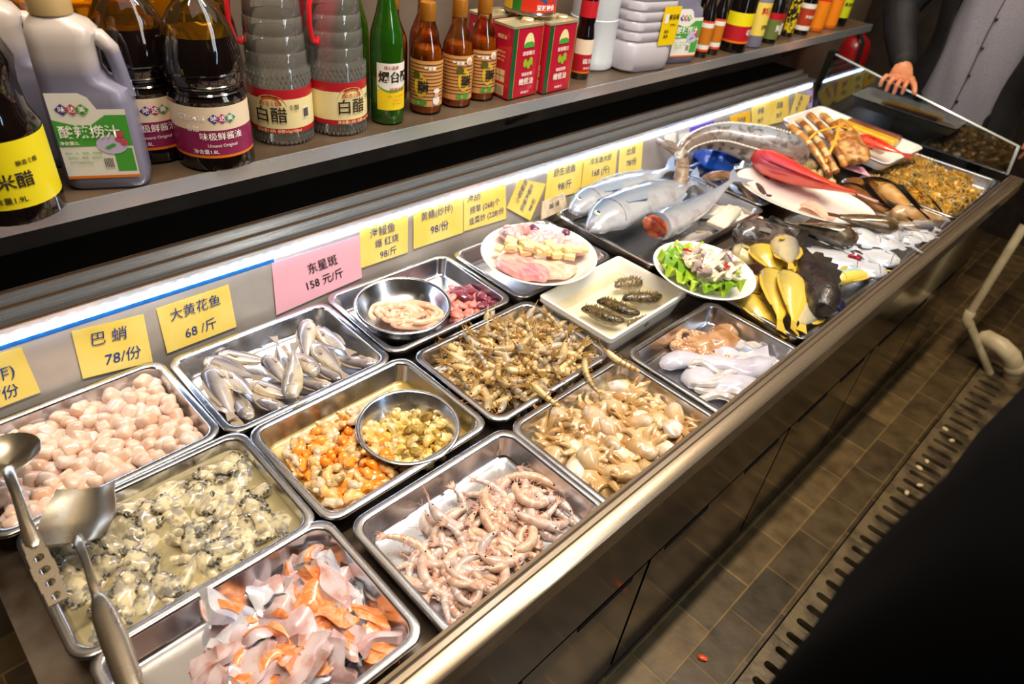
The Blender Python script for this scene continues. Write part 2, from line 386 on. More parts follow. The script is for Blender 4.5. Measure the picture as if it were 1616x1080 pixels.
# ------------------------------------------------------------------ trays
def tray_mesh(W_, L_, D, name='steel_tray'):
    g = G(); hx_, hy = W_ / 2, L_ / 2; r = .028
    def lp(ins, z): return rr_loop(hx_ - ins, hy - ins, max(r - ins * .45, .006), z, 6)
    g.loft([lp(.034, -D - .0012), lp(.026, -D - .0010), lp(.019, -D + .004), lp(.0115, -.006), lp(.0015, -.0055), lp(0, -.0045), lp(0, -.0015), lp(.0015, 0), lp(.010, 0), lp(.0125, -.0012), lp(.0135, -.004), lp(.021, -D + .006), lp(.0235, -D + .0015), lp(.029, -D), lp(.034, -D)])
    return g.mesh(name, STEEL, 60)
TM = tray_mesh(.24, .32, .040)
TBIG = tray_mesh(.325, .495, .040)
TMB = tray_mesh(.34, .55, .040)
TREG = {}
def tray(key, x, y, deg, label, me=TM, z=RIM, tilt=0):
    o = place('steel_tray', me, None, (x, y, z), (0, tilt, math.radians(deg)))
    tag(o, label, 'tray', 'steel trays of seafood on the counter'); TREG[key] = (x, y, math.radians(deg), z); return o
tray('scallop', -.2746, -.2971, 1.05, 'steel tray heaped with pale scallops below the leftmost yellow notes')
tray('fish', -.2646, .0251, .23, 'steel tray of small silver croakers below the pink price note')
tray('blood', -.2761, .3491, -.42, 'steel tray holding a round bowl of sea worms and pink meat')
tray('oyster', -.0351, -.2723, -.22, 'steel tray of shucked grey oysters in cloudy brine')
tray('mussel', -.0253, .0489, .98, 'steel tray of orange mussel meat with a round bowl in it')
tray('prawn', -.0205, .3757, .28, 'steel tray overflowing with brown mantis prawns')
tray('salmon', .1948, -.2623, 0, 'steel tray of salmon trimmings at the front left')
tray('shrimp', .2283, .0694, .27, 'steel tray of translucent pinkish shrimp along the front rail')
tray('octo', .2300, .3863, .4, 'steel tray of baby octopus along the front rail')
tray('squid', .2290, .7129, .35, 'steel tray with one tan octopus and white cuttlefish')
tray('meat', -.2650, .6780, .3, 'steel tray of pale pink meat mostly hidden under the fish plate')
tray('hair', -.2230, 1.155, .2, 'wide steel tray carrying the long silver mackerel', TMB)
tray('croak', .1620, 1.150, .2, 'wide steel tray of yellow croakers and black rockfish by the rail', TBIG)
tray('next', .1650, 1.655, .2, 'wide steel tray of white pomfret and bagged brown fish', TBIG)
tray('anem', .1640, 2.155, .2, 'wide steel tray of yellow spiny sea creatures at the far end', TBIG)
tray('eel', -.2230, 1.640, 0, 'steel tray of dark eels under the sturgeon', tray_mesh(.30, .40, .040))
def T(key, x, y, z):
    cx, cy, a, zz = TREG[key]
    return (cx + x * math.cos(a) - y * math.sin(a), cy + x * math.sin(a) + y * math.cos(a), zz + z)
# ------------------------------------------------------------------ piles: every piece rests on the pieces under it
class Heap:
    def __init__(s, hx_, hy, base, seed=1, cell=.004, fn=None):
        s.hx, s.hy, s.c = hx_, hy, cell; s.nx, s.ny = int(2 * hx_ / cell) + 1, int(2 * hy / cell) + 1
        s.h = [[base for _ in range(s.ny)] for _ in range(s.nx)]; s.r = random.Random(seed)
        s.ok = [[True] * s.ny for _ in range(s.nx)]; s.bias = fn
        if fn is not None: s.fn = fn
    def cells(s, x, y, r):
        i0, i1 = int((x - r + s.hx) / s.c), int((x + r + s.hx) / s.c) + 1; j0, j1 = int((y - r + s.hy) / s.c), int((y + r + s.hy) / s.c) + 1
        for i in range(max(0, i0), min(s.nx, i1 + 1)):
            for j in range(max(0, j0), min(s.ny, j1 + 1)):
                d2 = (i * s.c - s.hx - x) ** 2 + (j * s.c - s.hy - y) ** 2
                if d2 <= r * r: yield i, j, d2 / (r * r)
    def drop(s, r, h, region=None, tries=14, spread=1.0, mound=None, fill=.75):
        best = None
        for _ in range(tries):
            x = s.r.uniform(-s.hx + r, s.hx - r); y = s.r.uniform(-s.hy + r, s.hy - r)
            if region and not region(x, y): continue
            c = [s.h[i][j] for i, j, d in s.cells(x, y, r * .7)]
            if not c: continue
            z = sum(c) / len(c); q = z - (mound(x, y) if mound else 0)
            if best is None or q < best[0]: best = (q, x, y, z)
        if best is None: return None
        _, x, y, z = best
        for i, j, d in s.cells(x, y, r * spread): s.h[i][j] = max(s.h[i][j], z + h * fill * math.sqrt(max(0, 1 - d * .8)))
        return x, y, z + h * .5
_PTS = {}
def keep_in(key, m, loc, rot, s, lim):
    k = m.name if isinstance(m, bpy.types.Mesh) else m.name.split('.')[0] + str(m.get('label', '')) + str(len(m.children)) + m.name
    if k not in _PTS:
        if isinstance(m, bpy.types.Mesh): P = [v.co.copy() for v in m.vertices][::4]
        else: P = [v.co.copy() for c in m.children for v in c.data.vertices][::5]
        _PTS[k] = P
    R_ = (Matrix.Rotation(rot[2], 3, 'Z') @ Matrix.Rotation(rot[1], 3, 'Y') @ Matrix.Rotation(rot[0], 3, 'X')) * s
    Q = [R_ @ p for p in _PTS[k]]; cx, cy = TREG[key][:2]; x, y, z = loc
    for ax, c, l in ((0, cx, lim[0]), (1, cy, lim[1])):
        hi = max(q[ax] for q in Q); lo = min(q[ax] for q in Q); p = (x, y)[ax]
        d = 0
        if p + hi > c + l: d = c + l - p - hi
        elif p + lo < c - l: d = c - l - p - lo
        if ax == 0: x += d
        else: y += d
    return (x, y, z)
def pile(key, meshes, n, hp, r, h, label, group, name, cat, region=None, mound=None, sc=(.85, 1.15), tilt=.35, fill=.75, seed=3, yawfn=None, spread=1.0, lim=None):
    """meshes: mesh list (single-mesh things) or list of root things already built (moved / copied)"""
    rng = random.Random(seed); out = []; used = set()
    for k in range(n):
        p = hp.drop(r, h, region, mound=mound, fill=fill, spread=spread)
        if p is None: continue
        x, y, z = p; a = rng.uniform(0, 2 * PI) if yawfn is None else yawfn(rng, x, y)
        rot = (rng.gauss(0, tilt), rng.gauss(0, tilt), a); s = rng.uniform(*sc); m = rng.choice(meshes); loc = T(key, x, y, z) if key else (x, y, z)
        if lim: loc = keep_in(key, m, loc, rot, s, lim)
        if isinstance(m, bpy.types.Mesh):
            o = tag(place(name, m, None, loc, rot, s), label, cat, group)
        elif m.name not in used:
            used.add(m.name); o = m; o.location = loc; o.rotation_euler = rot; o.scale = (s,) * 3; tag(o, label, cat, group)
        else: o = dup(m, loc, rot, s, label, group)
        out.append(o)
    for m in meshes:                        # a model that was never laid down
        if not isinstance(m, bpy.types.Mesh) and m.name not in used:
            for c in list(m.children_recursive): bpy.data.objects.remove(c)
            bpy.data.objects.remove(m)
    return out
# scallops
SCAL = [mat('scallop_flesh_%d' % k, c, .16, coat=.3, col2=c2, ns=30, sss=.12) for k, (c, c2) in enumerate((('e0bda6', 'e8d0c0'), ('e4cab8', 'd8ad92'), ('e2ccc0', 'd8b6a2')))]
sm = []
for k in range(6):
    g = G(); g.ball((0, 0, 0), (.0135, .0120 + .0008 * (k % 3), .0105), 16, 10, 0, .14, 70, k, .62); sm.append(g.mesh('scallop', SCAL[k % 3]))
hp = Heap(.101, .141, -.040, 5)
pile('scallop', sm, 250, hp, .0125, .019, 'pale pink scallop heaped in the steel tray under the leftmost yellow notes', 'scallops heaped in the left tray', 'scallop', 'scallop', sc=(.8, 1.12), tilt=.5, fill=.85, lim=(.106, .146))
# ------------------------------------------------------------------ fish
EYEW = mat('fish_eye_white', 'd8d4bc', .1, coat=.6); GILL = mat('gill_slit_shadow', '5a3a38', .3); EYEB = mat('fish_eye_black', '0a0908', .05, coat=.6)
def fish(name, label, cat, L, H, Wd, mbody, mfin, group=None, fork=.5, bend=0, dors=.25, spiny=False, eye=.10, prof=None, tailw=1.0, gape=0, pect=True, anal=True, base=.22, gill=True):
    """lies along x with the nose at +L/2; y is its thickness, z its height"""
    t = thing(name, label, cat, group=group); NS = 22
    P = prof or [(0, .26), (.03, .50), (.09, .74), (.17, .92), (.30, 1.0), (.45, .97), (.60, .80), (.75, .55), (.86, .33), (.93, base), (1.0, base * 1.05)]
    def h(u):
        for (a, b), (c, d) in zip(P, P[1:]):
            if u <= c:
                k = (u - a) / (c - a); k = k * k * (3 - 2 * k) * .5 + k * .5
                return b + (d - b) * k
        return P[-1][1]
    LB = L * .84
    def cen(u): x = L / 2 - u * LB; return x, bend * ((u - .4) ** 2) * L
    g = G(); rings = []
    for k in range(NS + 1):
        u = (k / NS) ** 1.15; hh = h(u) * H / 2; x, y0 = cen(u); w = Wd / 2 * min(1, h(u) ** .8 * 1.05) * (1 if u < .3 else 1 - .55 * (u - .3) / .7)
        gl = 1.045 if .17 < u < .235 else 1.0
        ring = []
        for j in range(16):
            a = 2 * PI * j / 16; c, s = math.cos(a), math.sin(a)
            ring.append((x - (.02 * L * (1 - abs(s)) if u == 0 else 0), y0 + w * gl * c, hh * gl * s + (-.06 * H if u < .08 else 0)))
        rings.append(ring)
    g.loft(rings); g.build('body', mbody, t)
    # tail fin: two lobes, thick at the root
    xt, yt = cen(1.0); g = G(); hb = h(1.0) * H / 2; tl = L * .17; th = H * .42 * tailw
    def fan(g, pts, w0, w1, y0):
        n = len(pts) // 2
        A = [(p[0], y0 + (w0 if i < 2 or i >= len(pts) - 1 else w1), p[1]) for i, p in enumerate(pts)]; B = [(p[0], y0 - (w0 if i < 2 or i >= len(pts) - 1 else w1), p[1]) for i, p in enumerate(pts)]
        g.loft([A, B])
    fan(g, [(xt + .01 * L, -hb * .8), (xt + .01 * L, hb * .8), (xt - tl * .55, th * .8), (xt - tl, th), (xt - tl * (1 - fork * .55), th * .4), (xt - tl * (1 - fork), 0), (xt - tl * (1 - fork * .55), -th * .4), (xt - tl, -th), (xt - tl * .55, -th * .8)], .0016, .0006, yt)
    g.build('tail_fin', mfin, t)
    def fin(nm, u0, u1, hh, sgn, lean=.3, n=9):
        g = G(); top = []; bot = []
        for k in range(n + 1):
            u = u0 + (u1 - u0) * k / n; x, y0 = cen(u); z = sgn * h(u) * H / 2; q = math.sin(PI * min(1, (k + .6) / n * .8)) ** .7
            if spiny and k % 2: q *= .62
            bot.append((x, y0, z * .93)); top.append((x - lean * hh, y0, z + sgn * hh * q))
        A = [(p[0], p[1] + .0012, p[2]) for p in bot] + [(p[0], p[1] + .0004, p[2]) for p in top[::-1]]
        B = [(p[0], p[1] - .0012, p[2]) for p in bot] + [(p[0], p[1] - .0004, p[2]) for p in top[::-1]]
        m = len(A); V = A + B; F = []
        for k in range(n):
            a, b, c, d = k, k + 1, m - 2 - k, m - 1 - k
            F += [(a, b, c, d), (d + m, c + m, b + m, a + m)]
        for k in range(m): F.append((k, (k + 1) % m, (k + 1) % m + m, k + m))
        g.add(V, F); g.build(nm, mfin, t)
    if dors: fin('dorsal_fin', .28, .80, H * dors, 1)
    if anal: fin('anal_fin', .58, .80, H * dors * .9 if dors else H * .2, -1)
    xe, ye = cen(.085); we = Wd / 2 * h(.085) ** .8
    for s in (-1, 1):
        e = G(); e.ball((xe, ye + s * we * .88, H * .07), (eye * H * .5, eye * H * .22, eye * H * .5), 10, 6); eo = e.build('eye', EYEW, t)
        e = G(); e.ball((xe, ye + s * (we * .88 + eye * H * .15), H * .07), (eye * H * .28, eye * H * .13, eye * H * .28), 8, 5); e.build('pupil', EYEB, eo)
        if pect:
            xp, yp = cen(.26); wp = Wd / 2; g = G()
            V = [(xp, yp + s * wp * .98, -.02 * H), (xp + .004, yp + s * wp * .98, -.12 * H), (xp - L * .10, yp + s * wp * 1.10, -.26 * H), (xp - L * .13, yp + s * wp * 1.12, -.16 * H), (xp - L * .10, yp + s * wp * 1.08, -.06 * H)]
            g.loft([V, [(a, b + s * .0012, c) for a, b, c in V]]); g.build('pectoral_fin', mfin, t)
    # gill slits behind the head
    if gill:
        for s in (-1, 1):
            P_ = []
            for q in range(8):
                a = math.radians(-62 + 17.5 * q); u = .205 - .035 * math.sin(a) ** 2; x_, y_ = cen(u); hh = h(u) * H / 2; w = Wd / 2 * min(1, h(u) ** .8 * 1.05)
                P_.append((x_, y_ + s * w * 1.035 * math.cos(a), hh * 1.03 * math.sin(a)))
            g = G(); g.tube(P_, H * .011, 5); g.build('gill_slit', GILL, t)
    # mouth: the slit between the jaws
    g = G(); xm, ym = cen(.0); g.tube([(xm - L * .055, ym + Wd * .20, -.10 * H), (xm - .002, ym, -.055 * H), (xm - L * .055, ym - Wd * .20, -.10 * H)], H * .018, 5); g.build('mouth', EYEB, t)
    return t
def lay(t, hx_, hy, tx, ty, z, roll=90, pitch=0, scale=None):
    t.location = ((hx_ + tx) / 2, (hy + ty) / 2, z); t.rotation_euler = (math.radians(roll), math.radians(pitch), math.atan2(hy - ty, hx_ - tx))
    if scale: t.scale = (scale,) * 3
    return t
SILV = mat('silver_croaker_skin', 'cfc0b4', .22, .35, grad=('Z', [(0, 'ecd8b0'), (.25, 'e8dccc'), (.55, 'c2b8b2'), (.8, '857e84'), (1, '5a545c')]), col2='a89e9c', ns=60, nlo=.55, nhi=.8, coat=.3)
SILF = mat('silver_croaker_fin', '9c8a76', .35, coat=.2)
FISHL = [(-.314, -.102, -.192, -.107, .754, 90), (-.335, -.080, -.182, -.103, .766, -75), (-.353, -.077, -.250, -.023, .768, 60), (-.307, -.066, -.19, -.06, .772, 100), (-.187, -.083, -.29, -.065, .753, 80), (-.262, -.045, -.165, .015, .757, 95), (-.163, -.017, -.275, .060, .786, 115), (-.303, .009, -.19, .006, .768, -80), (-.365, -.05, -.285, .03, .757, 85), (-.24, .03, -.345, .05, .762, 80), (-.198, .056, -.318, .05, .774, -95), (-.352, .126, -.245, .06, .770, -90), (-.333, .133, -.205, .135, .764, 85), (-.282, .098, -.165, .096, .764, 85), (-.168, .163, -.258, .10, .757, 90), (-.175, .096, -.26, .06, .757, 80), (-.175, .058, -.245, .02, .756, 95), (-.172, -.03, -.255, -.055, .753, 85)]
f0 = None
for k, (a, b, c, d, z, ro) in enumerate(FISHL):
    L = max(.098, math.hypot(a - c, b - d))
    if f0 is None: f0 = fish('silver_croaker', 'x', 'fish', .12, .034, .023, SILV, SILF, 'small silver croakers in the tray under the pink note', fork=.12, dors=.12, bend=.12, tailw=.62, eye=.17); o = f0
    else: o = dup(f0)
    lay(o, a, b, c, d, z, ro, -4 if k % 3 else 6, L / .12)
    tag(o, 'small silver croaker piled with its like in the tray below the pink price note')
# ------------------------------------------------------------------ oysters in brine
OYB = [mat('oyster_flesh_%d' % k, c, .14, coat=.5, col2=c2, ns=85, nlo=.42, nhi=.60) for k, (c, c2) in enumerate((('d5c8a2', '9a9284'), ('cabf9e', '7d7a74'), ('ded2ae', 'a99d80')))]
OYF = mat('oyster_mantle_frill', '35332f', .2, coat=.4, col2='a39c8a', ns=120)
oy = []
for k in range(7):
    rng = random.Random(k + 40); t = thing('oyster', 'x', 'oyster'); L = .026 + .004 * (k % 3)
    g = G(); g.ball((0, 0, 0), (L, .0150 + .002 * (k % 2), .0090), 16, 10, 0, .42, 75, k); g.ball((L * .5, .004, .004), (L * .42, .008, .006), 10, 7, 0, .3, 90, k + 9)
    g.build('body', OYB[k % 3], t)
    g = G(); a0 = rng.uniform(-.6, .4); P = []
    for i in range(30):
        a = a0 + 3.5 * i / 29; P.append(((L * 1.0 + .0015 * math.sin(i * 2.2)) * math.cos(a), (.0155 + .0018 * math.sin(i * 2.7)) * math.sin(a), .0025 + .0022 * math.sin(i * 1.9)))
    g.tube(P, .0019, 5, 0, .8, 1.6); g.build('mantle_frill', OYF, t); oy.append(t)
hp = Heap(.101, .141, -.036, 11)
OYL = 'shucked grey oyster lying in brine in the tray with the wide turner'
pile('oyster', oy, 112, hp, .0195, .012, OYL, 'shucked oysters in the brine tray', 'oyster', 'oyster', sc=(.85, 1.15), tilt=.3, fill=.8, seed=8, region=lambda x, y: (x - .02) ** 2 + ((y + .02) * .8) ** 2 > .0006, lim=(.102, .142))
def liquid(key, hx_, hy, z, m, name, label, cat='liquid'):
    g = G(); cx, cy, a, zz = TREG[key]
    g.loft([rr_loop(hx_, hy, .02, z - .004, 5), rr_loop(hx_, hy, .02, z, 5)], False, True)
    return tag(g.build(name, m, None, (cx, cy, zz), (0, 0, a)), label, cat, kind='stuff')
liquid('oyster', .1028, .1428, -.0185, clear('oyster_brine', 'f2ecd4', .2, .04, .03, .5, 'c2b48a'), 'oyster_brine', 'cloudy yellowish brine around the oysters', 'brine')
# ------------------------------------------------------------------ mussels
MUC = [mat('mussel_meat_%d' % k, c, .15, coat=.5, col2=c2, ns=45, nlo=.5, nhi=.7) for k, (c, c2) in enumerate((('f08c1e', 'f4a63c'), ('eec07e', 'ea9830'), ('d8c0a0', 'b09470'), ('ee9a34', 'e0c8a0'), ('d2b27a', '7a6a48')))]
mu = []
for k in range(10):
    rng = random.Random(k); g = G(); P = []; R_ = []; arc = rng.uniform(.8, 2.6); rad = .028 / max(arc, .9) * .9
    for i in range(9):
        a = arc * (i / 8 - .5); P.append((rad * math.sin(a) * 1.2, rad * (1 - math.cos(a)), .002 * math.sin(i * 1.3 + k))); R_.append(.0078 * (math.sin(PI * (i + .8) / 9.6) ** .55) * rng.uniform(.9, 1.12))
    g.tube(P, R_, 9, 0, 1.05, .85)
    if k % 3 == 0: g.ball((0, -.004, .002), (.008, .006, .005), 8, 6, 0, .3, 90, k)
    mu.append(g.mesh('mussel', MUC[k % 5]))
hp = Heap(.098, .138, -.040, 21)
pile('mussel', mu, 175, hp, .0125, .0125, 'orange shucked mussel heaped beside the round bowl in its tray', 'orange mussels heaped in the steel tray', 'mussel', 'mussel', region=lambda x, y: y < .015 - (x + .02) * .35 and x > -.065 + max(0, y) * .2, tilt=.4, fill=.8, seed=5)
liquid('mussel', .0985, .1385, -.0345, clear('mussel_liquor', 'f8edc8', .2, .04, .03, .4, 'd8b050'), 'mussel_liquor', 'thin yellow liquor in the bottom of the mussel tray', 'liquor')
def bowl_mesh(r, h, name='steel_bowl', m=STEEL, lip=.006):
    g = G(); rb = r * .62
    g.lathe([(rb, -h), (rb + .006, -h + .001), (r * .86, -h * .5), (r - lip, -.004), (r - .001, -.003), (r, -.0015), (r - .001, 0), (r - lip, 0), (r - lip - .002, -.002), (r * .84, -h * .5), (rb, -h + .003), (rb * .5, -h + .002)], 40)
    return g.mesh(name, m, 60)
tag(place('steel_bowl', bowl_mesh(.086, .044), None, (.0110, .0970, .785), (.02, .03, 0)), 'round steel bowl of yellow mussels standing in the mussel tray', 'bowl')
MUY = [mat('small_mussel_%d' % k, c, .15, coat=.5, col2=c2, ns=60, nlo=.5, nhi=.68) for k, (c, c2) in enumerate((('dcb65c', 'ecd69a'), ('e6cf92', '9c7f3e'), ('b8984a', '4e4428')))]
mb = [G().tube([(.011 * math.cos(a * .55 + k), .011 * math.sin(a * .55 + k) * .8, 0) for a in range(5)], [.004, .0068, .0074, .0066, .004], 7).mesh('small_mussel', MUY[k % 3]) for k in range(6)]
hp = Heap(.07, .07, .785 - .037, 31)
rg = lambda x, y: x * x + y * y < .052 ** 2
def circ_pile(cx, cy, meshes, n, hp, r, h, label, group, name, cat, rad, **kw):
    rng = random.Random(n); mound = kw.get('mound')
    for k in range(n):
        p = hp.drop(r, h, lambda x, y: x * x + y * y < rad * rad, mound=mound, fill=.78)
        if p: tag(place(name, rng.choice(meshes), None, (cx + p[0], cy + p[1], p[2]), (rng.gauss(0, .4), rng.gauss(0, .4), rng.uniform(0, 6.28)), rng.uniform(.85, 1.15)), label, cat, group)
circ_pile(.0110, .0970, mb, 135, hp, .009, .009, 'small yellow mussel in the round steel bowl', 'yellow mussels in the round bowl', 'small_mussel', 'mussel', .064)
g = G(); g.lathe([(.064, .781 - .028), (.066, .781 - .026)], 30, 0, False, True); tag(g.build('bowl_liquor', MATS['mussel_liquor'], None, (.0110, .0970, .001)), 'yellow liquor around the mussels in the round bowl', 'liquor', kind='stuff')
# ------------------------------------------------------------------ shrimp
def shrimp(name, kind, k, mb, ml, mt, L=.085, arc=1.9, thick=.0072, feel=True):
    t = thing(name, 'x', cat='shrimp'); g = G(); P = []; R_ = []; N_ = 34; rad = L / max(arc, .3); rng = random.Random(k * 7 + 1)
    for i in range(N_):
        u = i / (N_ - 1); a = arc * (u - .5) * (1.25 - .25 * u if arc > 1 else 1)
        P.append((rad * math.sin(a), -rad * math.cos(a) + rad * math.cos(arc * .25), .0015 * math.sin(u * 5 + k)))
        if u < .34: r = thick * (.40 + .62 * math.sin(PI * .5 * min(1, u / .20)))
        else: r = thick * (1.0 - .52 * ((u - .34) / .66) ** 1.5) * (1 + .09 * math.cos((u - .34) / .66 * 6 * 2 * PI))
        R_.append(r)
    g.tube(P, R_, 10, 0, .92, 1.0)
    if len(mb) > 1: g.m = [1 if f // 10 > 12 and (f // 10 - 12) % 4 == 0 else 0 for f in range(len(g.f))]
    g.build('body', mb, t)
    inn = [(-p[0], -p[1] + rad * math.cos(arc * .25) - rad * .0, 0) for p in P]; c0 = Vector((0, rad * math.cos(arc * .25) * 0 + rad * .35, 0)); g = G()
    for i in range(5, 27, 4):
        p = Vector(P[i]); d = (c0 - p); d.z = 0; d.normalize()
        for s in (-1, 1): g.tube([tuple(p + d * R_[i] * .8 + Vector((0, 0, s * .003))), tuple(p + d * (R_[i] + .004) + Vector((rng.uniform(-.003, .003), rng.uniform(-.003, .003), s * .004))), tuple(p + d * (R_[i] + .007) + Vector((rng.uniform(-.006, .006), 0, s * .002)))], [.0009, .0007, .0003], 4)
    g.build('legs', ml, t)
    e = Vector(P[-1]); d = (e - Vector(P[-3])).normalized(); w = Vector((-d.y, d.x, 0)); g = G()
    for s in (-1, -.4, .4, 1):
        q = e + d * .016 + w * s * .0075; g.tube([tuple(e - d * .002), tuple(e + d * .008 + w * s * .0035), tuple(q)], [.0012, .0026, .0012], 6, 0, 1, .4)
    g.build('tail_fan', mt, t)
    h0 = Vector(P[0]); d = (h0 - Vector(P[2])).normalized(); g = G()
    g.tube([tuple(h0 - d * .002), tuple(h0 + d * .014 + Vector((0, 0, .002)))], [.0018, .0003], 5)
    if feel:
        for s in (-1, 1): g.tube([tuple(h0 + d * .004 + Vector((0, 0, s * .002)))] + [tuple(h0 + d * (.008 + .006 * q) + Vector((rng.uniform(-.004, .004), s * .004 * q * .5 + rng.uniform(-.004, .004), .002 * q))) for q in range(1, 4)], .0004, 4)
    g.build('antennae', ml, t)
    for s in (-1, 1):
        g = G(); g.ball(tuple(Vector(P[1]) + Vector((0, 0, s * thick * .55))), .0016, 6, 5); g.build('eye', EYEB, t)
    return t
SHB = [mat('shrimp_shell_%d' % k, c, .16, coat=.5, col2=c2, ns=70, nlo=.4, nhi=.7, bump=.15, bs=250) for k, (c, c2) in enumerate((('dac0b4', 'c29a88'), ('d4c4c0', 'b49e9a'), ('dcc0a8', 'c6957a')))]
SHL = mat('shrimp_legs', 'e5ad98', .3); SHT = mat('shrimp_tail', 'caa08c', .25, col2='8d6a5a', ns=90)
SHW = mat('shrimp_band', 'dccac2', .16, coat=.5); PRW = mat('prawn_band', 'a88c5c', .3, col2='7a6440', ns=60)
sh = [shrimp('shrimp', 0, k, [SHB[k % 3], SHW], SHL, SHT, .100, (1.4, 2.4, 3.2, 1.9, .7)[k % 5], .0084) for k in range(6)]
hp = Heap(.100, .140, -.040, 41)
pile('shrimp', sh, 62, hp, .021, .0125, 'translucent pinkish shrimp piled in the tray beside the front rail', 'pink shrimp piled in the front tray', 'shrimp', 'shrimp', sc=(.88, 1.1), tilt=.22, fill=.7, seed=12, region=lambda x, y: not (x < -.035 and y > .03) and not (x < -.055) and not (y > .10 and x > .03) and x < .075, mound=lambda x, y: .02 - .9 * (x - .04) ** 2, lim=(.106, .146))
PRB = [mat('prawn_shell_%d' % k, c, .28, coat=.25, col2=c2, ns=60, nlo=.4, nhi=.68, bump=.3, bs=220) for k, (c, c2) in enumerate((('dcc084', 'b08e54'), ('cbb080', '94825e'), ('e6cfa0', 'ba945a'), ('c4b298', '8a8074')))]
PRL = mat('prawn_legs', 'd19a4c', .35, col2='a06c2c', ns=40); PRT = mat('prawn_tail', '8a6a30', .3)
pw = [shrimp('mantis_prawn', 1, k + 20, [PRB[k % 4], PRW], PRL, PRT, .084, (.35, .9, .5, 1.6, .2, 1.1)[k % 6], .0068, feel=(k % 2 == 0)) for k in range(8)]
for o in pw: o['category'] = 'prawn'
hp = Heap(.108, .152, -.036, 51)
pile('prawn', pw, 235, hp, .0185, .0125, 'brown mantis prawn in the overflowing heap beside the white box', 'brown prawns in the overflowing tray', 'mantis_prawn', 'prawn', sc=(1.0, 1.35), tilt=.3, fill=.62, seed=14, mound=lambda x, y: .060 - 2.6 * (x - .0) ** 2 - 1.2 * (y - .02) ** 2)
for k, (x, y, z, a) in enumerate(((.128, -.045, .004, .2), (.135, .06, .006, -.5), (.150, .146, .004, .3))):
    tag(dup(pw[k] if pw[k].name in bpy.data.objects else [o for o in bpy.data.objects if o.name.startswith('mantis_prawn')][0], T('prawn', x, y, z), (.1, .25, a), 1.0), 'brown prawn hanging over the tray edge, %s of three' % ('nearest to the camera', 'middle', 'farthest')[k], 'prawn')
# ------------------------------------------------------------------ the bowl of sea worms and the pink meat
BX, BY, BR = -.262, .292, .098
tag(place('steel_bowl', bowl_mesh(BR, .046), None, (BX, BY, .796), (.03, .02, 0)), 'round steel bowl of pale sea worms in the tray below the 98 notes', 'bowl')
WM = [mat('sea_worm_%d' % k, c, .18, coat=.5, col2=c2, ns=70, bump=.15, bs=300) for k, (c, c2) in enumerate((('eec2a2', 'e2a98a'), ('f1cdb2', 'e8b597'), ('e6b391', 'f0ccae')))]
rng = random.Random(9)
for k in range(22):
    q = .008 + .0021 * k; P = []; a0 = rng.uniform(0, 6.28); span = rng.uniform(2.2, 3.6); zz = .796 - .031 + .0045 * (k % 3)
    qx, qy = max(q, .012) * 1.16, max(q, .012) * 1.0
    for i in range(22):
        a = a0 + span * (i / 21 - .5); w = 1 + .05 * math.sin(i * .7 + k)
        P.append((BX + .006 + .707 * (1.25 * qx * w * math.cos(a) - .78 * qy * w * math.sin(a)), BY + .707 * (1.25 * qx * w * math.cos(a) + .78 * qy * w * math.sin(a)), zz + .002 * math.sin(i * .5 + k) + .16 * max(0, q - .038) + .004))
    g = G(); g.tube(P, [.0044] + [.0054 + .0005 * math.sin(i) for i in range(20)] + [.0040], 8)
    tag(g.build('sea_worm', WM[k % 3]), 'pale pink sea worm coiled in the round steel bowl', 'sea worm', 'sea worms coiled in the round bowl')
for k in range(9):
    P = [(BX + .018 + .012 * math.sin(k) + .026 * (i / 8 - .5) * math.cos(k * .9), BY + .02 * math.cos(k * 1.7) + .04 * (i / 8 - .5) * math.sin(k * .9 + .4), .796 - .019 + .003 * math.sin(i * .8 + k)) for i in range(9)]
    g = G(); g.tube(P, [.003] + [.0043] * 7 + [.003], 8); tag(g.build('sea_worm', WM[(k + 1) % 3]), 'pale pink sea worm coiled in the round steel bowl', 'sea worm', 'sea worms coiled in the round bowl')
PKM = [mat('pink_meat_%d' % k, c, .2, coat=.4, col2=c2, ns=40) for k, (c, c2) in enumerate((('e08a80', 'f0b0a4'), ('d8746c', 'e9a69c'), ('e89c8e', 'd06a66')))]
RDM = [mat('dark_red_meat_%d' % k, c, .18, coat=.5, col2=c2, ns=40) for k, (c, c2) in enumerate((('7a2f42', 'a04a58'), ('8e3a4c', '5c2438')))]
pm = []
for k in range(5):
    g = G(); g.tube([(-.016, 0, 0), (-.006, .004, .002), (.006, -.003, .003), (.017, .002, 0)], [.006, .0095, .0085, .005], 9, 0, 1.1, .7); g.ball((.004, .006, .001), (.011, .007, .005), 9, 6, 0, .35, 80, k); pm.append(g)
hp = Heap(.10, .14, -.038, 61)
pile('blood', [g.mesh('pink_meat', PKM[k % 3]) for k, g in enumerate(pm)], 38, hp, .014, .012, 'soft pink meat piece beside the bowl of sea worms', 'pink meat beside the sea worm bowl', 'pink_meat', 'meat', region=lambda x, y: y > .035 and x > .02 - .5 * (y - .035) and y < .115)
pile('blood', [g.mesh('dark_red_meat', RDM[k % 2]) for k, g in enumerate(pm)], 16, hp, .014, .012, 'dark red meat piece in the far corner of the sea worm tray', 'dark red meat in the sea worm tray', 'dark_red_meat', 'meat', region=lambda x, y: y > .08 and x > .01)
hp = Heap(.10, .14, -.036, 62)
PAL = [mat('pale_meat_%d' % k, c, .2, coat=.4, col2=c2, ns=40) for k, (c, c2) in enumerate((('f2c0b8', 'f6d6cc'), ('eeb0ac', 'f4ccc4')))]
pile('meat', [g.mesh('pale_meat', PAL[k % 2]) for k, g in enumerate(pm)], 46, hp, .015, .013, 'pale pink meat piece in the tray behind the white box', 'pale meat behind the white box', 'pale_meat', 'meat', region=lambda x, y: y > .0)
